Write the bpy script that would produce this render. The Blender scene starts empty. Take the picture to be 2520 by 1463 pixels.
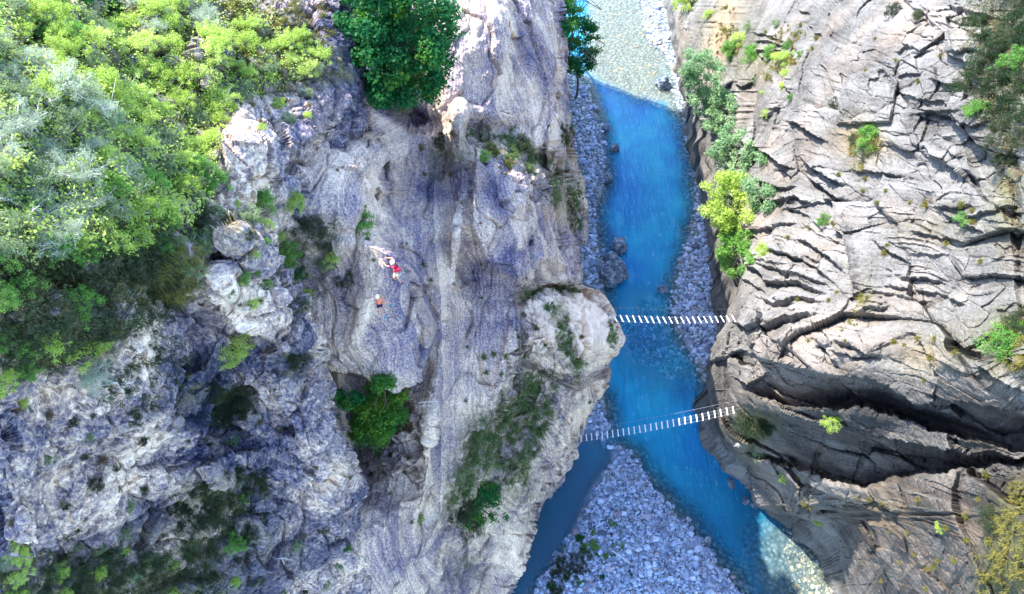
import bpy, math, random
import numpy as np
from mathutils import Vector, Matrix
R = math.radians
rng = np.random.default_rng(7)
random.seed(7)
SC = bpy.context.scene
COL = SC.collection

# ------------------------------------------------------------------ camera
CAMZ, PITCH, FPX = 80.0, 55.0, 1800.0           # height over the river, degrees below the horizon, focal length (2520 px wide picture)
cam_d = bpy.data.cameras.new('camera')
cam_d.sensor_width = 36.0
cam_d.lens = 36.0 * FPX / 2520.0
cam_d.clip_start, cam_d.clip_end = 0.5, 2000
cam = bpy.data.objects.new('camera', cam_d)
cam.location = (0, 0, CAMZ)
cam.rotation_euler = (R(90 - PITCH), 0, 0)
COL.objects.link(cam)
SC.camera = cam
# ------------------------------------------------------------------ sky, sun, exposure
SUNV = Vector((-0.58, 0.36, 0.92)).normalized()
world = bpy.data.worlds.new('World')
SC.world = world
world.use_nodes = True
wn = world.node_tree
bg = wn.nodes['Background']
sky = wn.nodes.new('ShaderNodeTexSky')
sky.sky_type = 'NISHITA'
sky.sun_disc = False
sky.sun_elevation = math.asin(SUNV.z)
sky.sun_rotation = math.atan2(SUNV.x, SUNV.y)
sky.altitude = 800
sky.ozone_density = 3.5
wn.links.new(sky.outputs[0], bg.inputs[0])
bg.inputs[1].default_value = 0.15
sun_d = bpy.data.lights.new('sun', 'SUN')
sun_d.energy = 2.0
sun_d.angle = R(0.5)
sun_d.color = (1.0, 0.95, 0.86)
sun = bpy.data.objects.new('sun', sun_d)
sun.rotation_euler = SUNV.to_track_quat('Z', 'Y').to_euler()
COL.objects.link(sun)
SC.view_settings.view_transform = 'Standard'
SC.view_settings.look = 'None'
SC.view_settings.exposure = 2.88
SC.view_settings.gamma = 1
SC.cycles.max_bounces = 6
SC.cycles.diffuse_bounces = 3
SC.cycles.transparent_max_bounces = 6

# ------------------------------------------------------------------ numpy helpers
sp, cp = math.sin(R(PITCH)), math.cos(R(PITCH))
FWD = np.array([0, cp, -sp]); UPV = np.array([0, sp, cp]); RGT = np.array([1.0, 0, 0])
CAMP = np.array([0, 0, CAMZ])
def rays(u, v):
    u = np.asarray(u, float); v = np.asarray(v, float)
    d = ((u - 1260) / FPX)[..., None] * RGT + ((731.5 - v) / FPX)[..., None] * UPV + FWD
    return d / np.linalg.norm(d, axis=-1, keepdims=True)
def unproj(u, v, D): return CAMP + rays(u, v) * np.asarray(D, float)[..., None]
def ground(u, v, z=0.0):
    d = rays(u, v); t = (z - CAMZ) / d[..., 2]
    return CAMP + d * t[..., None]
def project(P):
    q = P - CAMP
    x, y, w = q[..., 0], q @ UPV, q @ FWD
    return 1260 + FPX * x / w, 731.5 - FPX * y / w, np.linalg.norm(q, axis=-1)
_G = np.random.default_rng(3).normal(size=(512, 3)); _G /= np.linalg.norm(_G, axis=1, keepdims=True)
_P = np.random.default_rng(4).permutation(512)
def _h(i, j, k): return _P[(_P[(_P[i & 511] + j) & 511] + k) & 511]
def noise3(p):
    p = np.asarray(p, float); shp = p.shape[:-1]; p = p.reshape(-1, 3)
    i = np.floor(p).astype(np.int64); f = p - i
    w = f * f * f * (f * (f * 6 - 15) + 10)
    out = 0
    for a in (0, 1):
        wa = w[:, 0] if a else 1 - w[:, 0]
        for b in (0, 1):
            wb = w[:, 1] if b else 1 - w[:, 1]
            for c in (0, 1):
                wc = w[:, 2] if c else 1 - w[:, 2]
                g = _G[_h(i[:, 0] + a, i[:, 1] + b, i[:, 2] + c)]
                d = g[:, 0] * (f[:, 0] - a) + g[:, 1] * (f[:, 1] - b) + g[:, 2] * (f[:, 2] - c)
                out = out + wa * wb * wc * d
    return (out * 1.6).reshape(shp)
def fbm(p, n=4, g=0.5):
    p = np.asarray(p, float); s = 0; a = 1; t = 0
    for k in range(n):
        s = s + a * noise3(p * 2.03 ** k + k * 17.3); t += a; a *= g
    return s / t * 1.3
def ridged(p, n=4):
    s = 0; a = 1; t = 0
    for k in range(n):
        s = s + a * (1 - np.abs(noise3(p * 2.1 ** k + k * 9.1)) * 2); t += a; a *= .5
    return s / t
def vor3(p, seed=0):
    """nearest jittered cell: random number of the cell, offset to its centre, gap to the second cell"""
    p = np.asarray(p, float); shp = p.shape[:-1]; p = p.reshape(-1, 3); i = np.floor(p).astype(np.int64)
    b1 = np.full(len(p), 9.0); b2 = b1.copy(); rid = np.zeros(len(p), np.int64); off = np.zeros_like(p)
    for a in (-1, 0, 1):
        for b in (-1, 0, 1):
            for c in (-1, 0, 1):
                j = i + (a, b, c); h = _h(j[:, 0] + seed, j[:, 1], j[:, 2])
                v = j + .5 + .42 * np.sin(np.stack([h * 1.7, h * 2.9, h * 4.3], -1)) - p
                d = (v * v).sum(-1); m = d < b1
                b2 = np.where(m, b1, np.minimum(b2, d)); b1 = np.where(m, d, b1); rid = np.where(m, h, rid); off[m] = v[m]
    return rid.reshape(shp), off.reshape(*shp, 3), (np.sqrt(b2) - np.sqrt(b1)).reshape(shp)
def facets(p, seed, a, t):
    """broken blocks: each cell has its own height and tilt, with a cleft between cells"""
    r, o, g = vor3(p, seed); f = r / 512.0
    return a * (f - .5) + t * (o[..., 0] * np.sin(r * 1.3) + o[..., 1] * np.cos(r * 2.1) + o[..., 2] * np.sin(r * 3.7)) - a * .5 * sst(.10, 0, g)
def tps(pts):
    P = np.array(pts, float); X = P[:, :2] / 1000; V = P[:, 2]; n = len(X)
    def K(A, B):
        r2 = ((A[:, None] - B[None]) ** 2).sum(-1) + 1e-12
        return 0.5 * r2 * np.log(r2)
    A = np.zeros((n + 3, n + 3)); A[:n, :n] = K(X, X) + np.eye(n) * 2e-3
    A[:n, n] = 1; A[:n, n + 1:] = X; A[n, :n] = 1; A[n + 1:, :n] = X.T
    w = np.linalg.solve(A, np.r_[V, 0, 0, 0])
    def f(u, v):
        u, v = np.broadcast_arrays(u, v); Q = np.stack([u.ravel(), v.ravel()], 1) / 1000; o = np.empty(len(Q))
        for s in range(0, len(Q), 50000):
            q = Q[s:s + 50000]; o[s:s + 50000] = K(q, X) @ w[:n] + w[n] + q @ w[n + 1:]
        return o.reshape(u.shape)
    return f
def sdf(poly, x, y):
    """signed distance, positive inside"""
    P = np.array(poly, float); x = np.asarray(x, float); y = np.asarray(y, float)
    d = np.full(x.shape, 1e18); ins = np.zeros(x.shape, bool)
    for i in range(len(P)):
        ax, ay = P[i]; bx, by = P[i - 1]
        ex, ey = bx - ax, by - ay; wx, wy = x - ax, y - ay
        t = np.clip((wx * ex + wy * ey) / (ex * ex + ey * ey + 1e-9), 0, 1)
        d = np.minimum(d, (wx - t * ex) ** 2 + (wy - t * ey) ** 2)
        c = ((ay > y) != (by > y)); xx = ax + (y - ay) * ex / (ey if abs(ey) > 1e-9 else 1e-9)
        ins ^= c & (x < xx)
    d = np.sqrt(d)
    return np.where(ins, d, -d)
def sst(a, b, x):
    t = np.clip((x - a) / (b - a), 0, 1); return t * t * (3 - 2 * t)
def lut(pts):
    pts = np.array(pts, float); return lambda v: np.interp(v, pts[:, 0], pts[:, 1])
def gauss(u, v, cu, cv, ru, rv=None, ang=0):
    rv = rv or ru; c, s = math.cos(R(ang)), math.sin(R(ang))
    a = (u - cu) * c + (v - cv) * s; b = -(u - cu) * s + (v - cv) * c
    return np.exp(-(a / ru) ** 2 - (b / rv) ** 2)

# ------------------------------------------------------------------ object helpers
def mk_mesh(name, V, F, mat=None, smooth=False, attrs=None):
    V = np.ascontiguousarray(V, dtype=np.float32); F = np.asarray(F, dtype=np.int32)
    me = bpy.data.meshes.new(name); k = F.shape[1]
    me.vertices.add(len(V)); me.vertices.foreach_set('co', V.ravel())
    me.loops.add(F.size); me.loops.foreach_set('vertex_index', F.ravel())
    me.polygons.add(len(F)); me.polygons.foreach_set('loop_start', np.arange(len(F), dtype=np.int32) * k)
    me.update(calc_edges=True)
    me.polygons.foreach_set('use_smooth', np.full(len(F), smooth, bool))
    for an, av in (attrs or {}).items():
        a = me.attributes.new(an, 'FLOAT', 'POINT'); a.data.foreach_set('value', np.ascontiguousarray(av, dtype=np.float32).ravel())
    if mat: me.materials.append(mat)
    return me
def link(name, data, parent=None, loc=None):
    o = bpy.data.objects.new(name, data); COL.objects.link(o)
    if parent: o.parent = parent
    if loc is not None: o.location = loc
    return o
def tag(o, label=None, cat=None, group=None, kind=None):
    if label: o['label'] = label
    if cat: o['category'] = cat
    if group: o['group'] = group
    if kind: o['kind'] = kind
    return o
def copy_tree(o, parent=None):
    c = o.copy(); COL.objects.link(c); c.parent = parent
    for ch in list(KIDS.get(o.name, [])): copy_tree(ch, c)
    return c
KIDS = {}
def child(name, data, parent):
    o = link(name, data, parent); KIDS.setdefault(parent.name, []).append(o); return o

# ------------------------------------------------------------------ materials
class NT:
    def __init__(s, name):
        s.m = bpy.data.materials.new(name); s.m.use_nodes = True; s.t = s.m.node_tree; s.b = s.t.nodes['Principled BSDF']
        s.b.inputs['Specular IOR Level'].default_value = 0.25
    def n(s, typ, **k):
        nd = s.t.nodes.new(typ)
        for a, b in k.items(): setattr(nd, a, b)
        return nd
    def l(s, a, b): s.t.links.new(a, b)
    def put(s, sock, v):
        if isinstance(v, (int, float)): sock.default_value = v
        elif isinstance(v, (tuple, list)): sock.default_value = (*v, 1) if len(v) == 3 and sock.type == 'RGBA' else v
        else: s.l(v, sock)
    def math(s, op, a, b=0.0, c=None, clamp=False):
        nd = s.n('ShaderNodeMath', operation=op, use_clamp=clamp); s.put(nd.inputs[0], a); s.put(nd.inputs[1], b)
        if c is not None: s.put(nd.inputs[2], c)
        return nd.outputs[0]
    def attr(s, name): return s.n('ShaderNodeAttribute', attribute_name=name).outputs['Fac']
    def obj(s): return s.n('ShaderNodeTexCoord').outputs['Object']
    def pos(s): return s.n('ShaderNodeNewGeometry').outputs['Position']
    def noise(s, vec=None, scale=1.0, detail=4, rough=.55, dist=0.0, w=None):
        nd = s.n('ShaderNodeTexNoise', noise_dimensions='1D' if w is not None else '3D')
        if w is not None: s.put(nd.inputs['W'], w)
        elif vec is not None: s.put(nd.inputs['Vector'], vec)
        nd.inputs['Scale'].default_value = scale; nd.inputs['Detail'].default_value = detail
        nd.inputs['Roughness'].default_value = rough; nd.inputs['Distortion'].default_value = dist
        return nd.outputs['Fac']
    def maprange(s, v, a, b, c=0.0, d=1.0):
        nd = s.n('ShaderNodeMapRange'); s.put(nd.inputs[0], v)
        for i, x in enumerate((a, b, c, d)): s.put(nd.inputs[i + 1], x)
        return nd.outputs[0]
    def ramp(s, v, stops):
        nd = s.n('ShaderNodeValToRGB'); s.put(nd.inputs[0], v); cr = nd.color_ramp
        while len(cr.elements) < len(stops): cr.elements.new(0.5)
        for e, (p, c) in zip(cr.elements, stops): e.position = p; e.color = (*c, 1)
        return nd.outputs[0]
    def mix(s, f, a, b, bt='MIX'):
        nd = s.n('ShaderNodeMix', data_type='RGBA', blend_type=bt); s.put(nd.inputs[0], f); s.put(nd.inputs[6], a); s.put(nd.inputs[7], b)
        return nd.outputs[2]
    def bump(s, h, dist=.1, strength=1.0):
        nd = s.n('ShaderNodeBump'); s.put(nd.inputs['Height'], h); nd.inputs['Distance'].default_value = dist; nd.inputs['Strength'].default_value = strength
        s.l(nd.outputs[0], s.b.inputs['Normal'])
    def out(s, col=None, rough=.85):
        if col is not None: s.put(s.b.inputs['Base Color'], col)
        s.put(s.b.inputs['Roughness'], rough); return s.m
def plain(name, col, rough=.7, metal=0.0, var=0.25, scale=6.0):
    t = NT(name); n = t.noise(t.obj(), scale, 4)
    c = t.mix(t.maprange(n, .3, .7), tuple(x * (1 - var) for x in col), tuple(min(1, x * (1 + var)) for x in col))
    t.b.inputs['Metallic'].default_value = metal
    return t.out(c, rough)
def rock_mat(name, dark, mid, light, pale, f1, f2, stripe=.55, blot=.45, bumpd=.20, spk=7.0, k0=.37, k1=.63):
    t = NT(name); p = t.pos(); q = t.attr('q')
    fine = t.noise(p, 1.1, 4, .6)
    qq = t.math('ADD', q, t.math('MULTIPLY', fine, .35))
    s1 = t.noise(w=qq, scale=f1, detail=5, rough=.65)
    s2 = t.noise(w=qq, scale=f2, detail=4, rough=.7)
    st = t.math('ADD', t.math('MULTIPLY', s1, .55), t.math('MULTIPLY', s2, .45))
    b1 = t.noise(p, .22, 5, .6, .4)
    sp_ = t.noise(p, spk, 3, .8)
    v = t.math('ADD', t.math('MULTIPLY', st, stripe), t.math('MULTIPLY', b1, blot))
    v = t.math('ADD', v, t.math('MULTIPLY', t.math('SUBTRACT', sp_, .5), .55))
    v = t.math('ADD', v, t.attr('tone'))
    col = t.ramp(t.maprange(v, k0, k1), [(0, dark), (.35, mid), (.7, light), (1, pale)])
    lich = t.maprange(t.noise(p, .9, 5, .7), .60, .68)
    col = t.mix(t.math('MULTIPLY', lich, .55), col, dark)
    warm = t.maprange(t.noise(p, .13, 4, .6), .48, .68)
    col = t.mix(t.math('MULTIPLY', warm, .5), col, t.mix(.5, col, (.44, .31, .21)))
    ve = t.math('MULTIPLY', t.attr('veg'), t.maprange(t.noise(p, 1.7, 5, .7), .36, .56), clamp=True)
    soil = t.mix(t.noise(p, 2.5, 4), (.055, .075, .02), (.15, .12, .05))
    col = t.mix(ve, col, soil)
    col = t.mix(t.math('MULTIPLY', t.attr('ochre'), .75, clamp=True), col, t.mix(st, (.30, .17, .06), (.55, .40, .24)))
    h = t.math('ADD', t.math('MULTIPLY', st, .8), t.math('MULTIPLY', sp_, .5))
    h = t.math('ADD', h, t.math('MULTIPLY', fine, .6))
    t.bump(h, bumpd)
    return t.out(col, .88)
M = {}
M['rock_left'] = rock_mat('contorted grey rock', (.05, .055, .13), (.25, .20, .235), (.56, .42, .32), (.92, .71, .52), 1.2, 7.0, stripe=.52, blot=.48, spk=8.0)
M['rock_near'] = rock_mat('rough near rock', (.03, .04, .09), (.185, .16, .195), (.48, .37, .30), (.88, .69, .51), 1.5, 5.0, stripe=.35, blot=.65, spk=5.0)
M['rock_right'] = rock_mat('pale slab rock', (.04, .036, .033), (.105, .098, .089), (.160, .151, .139), (.225, .214, .20), .8, 3.5, stripe=.45, blot=.55, bumpd=.14, k0=.34, k1=.64)

# ------------------------------------------------------------------ cliffs: sheets of rock with real relief, their outlines dropping to the river bed
E_edge = lut([(-800, 1292), (-500, 1325), (-200, 1365), (0, 1382), (100, 1386), (200, 1403), (240, 1412), (300, 1414), (420, 1418), (440, 1436), (510, 1449), (590, 1445), (605, 1430), (700, 1434), (712, 1470), (740, 1500), (790, 1528), (835, 1549), (880, 1520),
              (905, 1512), (930, 1514), (965, 1500), (1010, 1468), (1050, 1440), (1100, 1426), (1130, 1424), (1160, 1385), (1200, 1352), (1250, 1325), (1290, 1312), (1340, 1296), (1400, 1268), (1463, 1250), (1600, 1215), (1900, 1150)])
A_edge = lut([(-800, 800), (-500, 820), (0, 836), (130, 838), (185, 890), (245, 900), (300, 874), (345, 862), (400, 838), (440, 780), (480, 700), (520, 640), (560, 628), (615, 648), (720, 697), (797, 750), (842, 780), (947, 806), (1082, 840),
              (1172, 865), (1200, 885), (1250, 895), (1320, 900), (1463, 900), (1900, 900)])
C_edge = lut([(-500, 1600), (-100, 1630), (0, 1640), (100, 1675), (250, 1700), (330, 1745), (450, 1775), (560, 1800), (660, 1828), (700, 1826), (740, 1806), (790, 1790), (830, 1765), (880, 1750), (920, 1738), (960, 1748), (1010, 1760), (1050, 1758), (1090, 1775),
              (1110, 1786), (1125, 1812), (1150, 1838), (1200, 1845), (1240, 1852), (1262, 1900), (1270, 1945), (1290, 2010), (1320, 2040), (1360, 2062), (1410, 2072), (1463, 2088), (1600, 2110), (1900, 2150)])
# distance from the eye (m) at named spots
DA = tps([(0, -300, 58), (400, -300, 60), (836, -300, 66), (0, 0, 37), (400, 0, 43), (650, 0, 46), (836, 0, 49), (895, 245, 46), (700, 200, 40.5), (500, 250, 38), (0, 400, 27), (250, 400, 30), (550, 420, 34), (700, 400, 38), (862, 345, 43.5),
          (0, 800, 24), (300, 850, 29), (500, 700, 32), (640, 600, 34), (700, 740, 35), (600, 950, 37), (800, 900, 38), (0, 1000, 27), (0, 1200, 31), (0, 1463, 36), (300, 1200, 35), (300, 1463, 39), (600, 1250, 40), (600, 1463, 45),
          (830, 1060, 41), (870, 1180, 44), (900, 1320, 48), (900, 1463, 52), (0, 1800, 44), (900, 1800, 60), (-400, 0, 36), (-400, 700, 24), (-400, 1463, 34)])
DB = tps([(836, -780, 112), (1100, -780, 112), (1295, -780, 117), (836, -300, 78), (1100, -300, 74), (1330, -300, 90), (836, 0, 62), (1000, 0, 60), (1250, 0, 60), (1382, 0, 72), (900, 260, 52), (1000, 300, 54), (1130, 300, 52), (1280, 280, 59.5), (1350, 380, 61), (1412, 300, 74), (1414, 420, 76), (1000, 450, 50), (872, 400, 43), (880, 480, 40.5),  # points above the frame add an unseen ridge that shades the river
          (1130, 450, 51), (1260, 450, 54.5), (1380, 440, 62), (1440, 510, 76), (1100, 700, 50), (1250, 700, 53), (1330, 600, 57.5), (1430, 650, 66), (1300, 850, 53), (1430, 800, 58), (1549, 835, 65), (1480, 1000, 68), (1426, 1100, 71), (1300, 1000, 55),
          (1150, 900, 50), (1050, 1000, 49), (1020, 1200, 50), (1180, 1200, 54), (1325, 1250, 73), (1250, 1463, 80), (1080, 1350, 55), (950, 1463, 54), (900, 1320, 49), (880, 1150, 55), (850, 1000, 52), (760, 850, 44), (1100, 1463, 62),
          (700, 700, 40), (640, 560, 36), (780, 440, 40), (1215, 1800, 88), (900, 1800, 62)])
DC = tps([(1600, -300, 190), (1900, -300, 140), (2520, -300, 95), (1640, 0, 138), (1850, 0, 108), (2150, 0, 80), (2520, 0, 62), (1700, 250, 112), (1900, 250, 84), (2200, 250, 66), (2520, 250, 52), (1775, 450, 92), (1950, 450, 74), (2300, 450, 57),
          (2520, 450, 49), (1826, 690, 74), (2000, 690, 64), (2300, 690, 53), (2520, 690, 46), (1790, 790, 73), (1745, 910, 79), (1900, 880, 60), (2150, 880, 53), (2520, 880, 44), (1760, 1050, 79), (1850, 1000, 66), (1850, 1235, 87), (1950, 1100, 68),
          (2200, 1050, 57), (2520, 1050, 49), (2000, 1240, 72), (2100, 1150, 62), (2300, 1150, 55), (2520, 1200, 47), (2040, 1320, 80), (2200, 1320, 62), (2400, 1400, 52), (2088, 1463, 82), (2250, 1463, 66), (2520, 1463, 48), (2110, 1800, 95), (2520, 1800, 60),
          (2900, 0, 45), (2900, 700, 36), (2900, 1463, 38)])

def blk(D, u, v, poly, dD, soft=6, soft_in=None):
    s = sdf(poly, u, v); D += dD * sst(-soft, soft if soft_in is None else soft_in, s)
def relA(D, u, v):
    # knob and ribs of the upper rock, hollows
    D += 2.5 * gauss(u, v, 640, 520, 60, 40) + 3.0 * gauss(u, v, 560, 640, 120, 35, 30)
    D -= 2.2 * gauss(u, v, 620, 350, 70, 60) + 1.5 * gauss(u, v, 760, 330, 50, 70, -20)
    D += 2.0 * gauss(u, v, 700, 430, 60, 30, -35) + 1.6 * gauss(u, v, 800, 330, 20, 90, 25)
    blk(D, u, v, [(520, 60), (545, 70), (560, 120), (545, 190), (500, 220), (470, 120)], -1.5, 5)
    blk(D, u, v, [(600, 540), (628, 560), (648, 615), (697, 720), (750, 797), (780, 842), (700, 870), (600, 800), (540, 700), (530, 600)], -2.2, 14)
    D += 2.4 * gauss(u, v, 560, 1000, 45, 110, 20) + 1.8 * gauss(u, v, 460, 900, 30, 120, 35) + 1.6 * gauss(u, v, 660, 1200, 90, 40, 30)
    blk(D, u, v, [(505, 1155), (560, 1120), (640, 1110), (640, 1140), (590, 1180), (540, 1190)], -1.8, 6)
    blk(D, u, v, [(640, 870), (700, 850), (790, 900), (810, 1000), (830, 1120), (800, 1180), (730, 1080), (680, 960)], -1.8, 10)
    D -= 4.5 * gauss(u, v, 10, 1110, 60, 70) + 3.5 * gauss(u, v, 60, 1300, 60, 90)
    D += 2.5 * gauss(u, v, 250, 700, 200, 50, 10) + 3.0 * gauss(u, v, 280, 60, 70, 60)
    D += 1.5 * gauss(u, v, 700, 1400, 80, 60)
    e = A_edge(v) - u
    D += 2.6 * np.exp(-np.clip(e, 0, 1e9) / 14)
def relB(D, u, v):
    # hollow behind the climbers' buttress and the bowl above it
    D += 4 * gauss(u, v, 980, 280, 110, 40, 12) + 1.2 * gauss(u, v, 1060, 480, 80, 90) - 2.0 * gauss(u, v, 960, 380, 60, 40)
    D += 2.0 * gauss(u, v, 1080, 410, 50, 60)
    D -= 3.0 * gauss(u, v, 1130, 330, 14, 60, 8) + 2.2 * gauss(u, v, 1125, 560, 10, 140, 4)
    D += 1.6 * gauss(u, v, 1210, 480, 30, 60) + 2.6 * gauss(u, v, 1160, 680, 30, 45, -30)
    # ledge running down to the right, the block below it stands out
    blk(D, u, v, [(1138, 385), (1170, 350), (1215, 372), (1245, 420), (1280, 430), (1320, 470), (1345, 450), (1378, 470), (1386, 500), (1380, 600), (1400, 660), (1290, 700), (1180, 680), (1130, 560)], -2.6, 7, 40)
    D += 4.0 * gauss(u, v, 1330, 395, 60, 22, 28) + 2.5 * gauss(u, v, 1180, 330, 40, 25, 30) + 2.2 * gauss(u, v, 1250, 320, 70, 30)
    # column at the river edge behind
    blk(D, u, v, [(1386, 330), (1500, 300), (1500, 620), (1436, 620), (1400, 560), (1382, 480)], 6.0, 6)
    blk(D, u, v, [(1360, 280), (1384, 300), (1392, 340), (1370, 420), (1350, 430), (1345, 330)], -2.0, 6)
    # nose block with its own top
    blk(D, u, v, [(1268, 735), (1300, 705), (1370, 695), (1450, 705), (1600, 760), (1600, 870), (1520, 905), (1480, 880), (1420, 930), (1360, 905), (1290, 900), (1275, 820)], -2.6, 10, 55)
    D += 3.6 * np.clip((880 - v) / 180, 0, 1) * sst(-2, 20, sdf([(1268, 735), (1300, 705), (1370, 695), (1450, 705), (1600, 760), (1600, 870), (1520, 905), (1480, 880), (1420, 930), (1360, 905), (1290, 900), (1275, 820)], u, v))
    D -= 1.5 * gauss(u, v, 1470, 985, 30, 80, 35)
    D += 2.2 * gauss(u, v, 1385, 790, 14, 110, -16)
    D -= 1.6 * gauss(u, v, 1325, 820, 34, 60)
    D += 2.6 * gauss(u, v, 1290, 1000, 26, 100, 20) + 1.8 * gauss(u, v, 1180, 1090, 60, 70, 25) + 3.0 * gauss(u, v, 1170, 1250, 55, 50)
    D -= 1.8 * gauss(u, v, 1235, 930, 20, 120, 10) + 2.0 * gauss(u, v, 1340, 1120, 26, 80, 30)
    D -= 2.4 * gauss(u, v, 1060, 1060, 22, 200, 6) + 2.4 * gauss(u, v, 1080, 1300, 20, 90, 25)
    D += 4.0 * gauss(u, v, 1120, 1360, 36, 90, 10)
    # climbers' buttress
    P = [(880, 545), (912, 545), (945, 556), (985, 600), (1010, 640), (1040, 680), (1052, 730), (1075, 800), (1064, 850), (1040, 900), (1012, 930), (960, 945), (880, 930), (815, 905), (780, 840), (700, 730), (640, 620), (650, 570), (780, 548)]
    s = sdf(P, u, v)
    Dp = 38.2 + (v - 560) / 380 * 4.2 + 0.8 * ((u - 960) / 110) ** 2 * np.where(u > 960, 1.4, .5) + 1.2 * gauss(u, v, 870, 640, 24, 120, 8) - 1.0 * gauss(u, v, 905, 760, 26, 90, 20)
    Dp += 1.0 * sst(600, 545, v)
    Dp -= 0.3 * gauss(u, v, 1015, 700, 40, 40) + .25 * gauss(u, v, 985, 632, 30, 8, 15)
    w = np.clip((s + 4) / (14 + 75 * sst(680, 560, v)), 0, 1); w = w * w * (3 - 2 * w)
    D[:] = D * (1 - w) + np.minimum(Dp + 2.5 * np.exp(-np.clip(s, 0, 1e9) / 10), D) * w
    # recess with the gully tree under it, lit slab beside
    D += 6 * sst(0, 26, sdf([(806, 900), (1010, 935), (1020, 1010), (1010, 1060), (900, 1190), (860, 1160), (830, 1060)], u, v)) * sst(1180, 960, v)
    e = E_edge(v) - u
    D += 3.5 * np.exp(-np.clip(e, 0, 1e9) / 12)
def qC(u, v):
    w1 = sst(2130, 1880, u + .35 * v); w2 = sst(1180, 1290, v - .18 * (u - 2000)) * sst(1900, 2050, u)
    w3 = sst(2250, 2420, u - .3 * (v - 500))
    q0 = v - .28 * (u - 2100) + 35 * gauss(u, v, 2280, 720, 110, 300) - 25 * gauss(u, v, 2000, 500, 140, 300)
    q1 = v * .45 + 1.15 * (u - 1900); q2 = v * .6 + .9 * (u - 2100); q3 = v - .1 * (u - 2100) + 20 * np.sin(v / 120)
    q = q0 * (1 - w3) + q3 * w3
    q = q * (1 - w1) + q1 * w1
    return (q * (1 - w2) + q2 * w2) / 26.0
def relC(D, u, v):
    # big overhanging ledges: the rock leans back under each lip, a lit shelf runs between them
    L1 = np.interp(u, [1840, 2060, 2150, 2260, 2380, 2520, 2900], [872, 925, 930, 992, 985, 1015, 1060]); L2 = np.interp(u, [1840, 1960, 2100, 2200, 2300, 2430, 2520, 2900], [965, 1008, 1003, 1020, 1060, 1090, 1108, 1140])
    L3 = np.interp(u, [1840, 1900, 2060, 2200, 2300, 2430, 2520, 2900], [1000, 1016, 1046, 1078, 1100, 1120, 1128, 1150]); L4 = np.interp(u, [1840, 1960, 2060, 2130, 2200, 2300, 2460, 2520, 2900], [1120, 1150, 1180, 1196, 1176, 1162, 1138, 1132, 1155])
    wob = 10 * noise3(np.stack([u / 45, v / 60, u * 0], -1)) + 5 * noise3(np.stack([u / 14, v / 20, u * 0 + 3], -1)); vv = v + wob
    fi = sst(1800, 1900, u)
    D -= 2.4 * sst(0, 1, np.clip((vv - 700) / (L1 - 700), 0, 1)) * sst(6, -4, vv - L1) * fi
    D += fi * 3.6 * np.clip((vv - L1) / (L2 - L1), 0, 1) ** .8 * sst(6, -6, vv - L2)
    D -= fi * 2.0 * sst(-8, 2, vv - L2) * sst(10, -4, vv - L3)
    D += fi * (4.2 + .3 * sst(2200, 2520, u)) * np.clip((vv - L3) / (L4 - L3), 0, 1) ** .7 * sst(8, -8, vv - L4)
    D -= 1.6 * sst(-4, 20, vv - L4) * sst(1980, 2120, u)
    D += .9 * gauss(u, v, 1992, 1180, 6, 120, 18) + .9 * gauss(u, v, 1868, 1060, 9, 90, 22) + .7 * gauss(u, v, 2110, 1160, 6, 80, 20)
    D += 4.0 * gauss(u, v, 2340, 640 - 300, 90, 20, 25) * 0
    # fractured steps, upper right
    blk(D, u, v, [(2060, 250), (2090, 185), (2170, 165), (2210, 200), (2190, 300), (2060, 305)], -1.3, 4)
    blk(D, u, v, [(2180, 350), (2300, 395), (2420, 440), (2400, 500), (2300, 470), (2190, 420)], 1.1, 5, 16)
    blk(D, u, v, [(2370, 350), (2480, 400), (2520, 520), (2440, 500), (2390, 420)], 1.7, 6, 20)
    D += 2.2 * gauss(u, v, 2505, 560, 12, 220, -4) + 2.0 * gauss(u, v, 2480, 150, 70, 170)
    D += .8 * gauss(u, v, 2190, 850, 90, 10, -22) - 1.0 * gauss(u, v, 2100, 850, 120, 30)
    D += 1.2 * gauss(u, v, 1880, 300, 26, 90, 25) + 1.5 * gauss(u, v, 1960, 120, 20, 120, 20)
    e = u - C_edge(v)
    D += 3.0 * np.exp(-np.clip(e, 0, 1e9) / 16)

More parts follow.
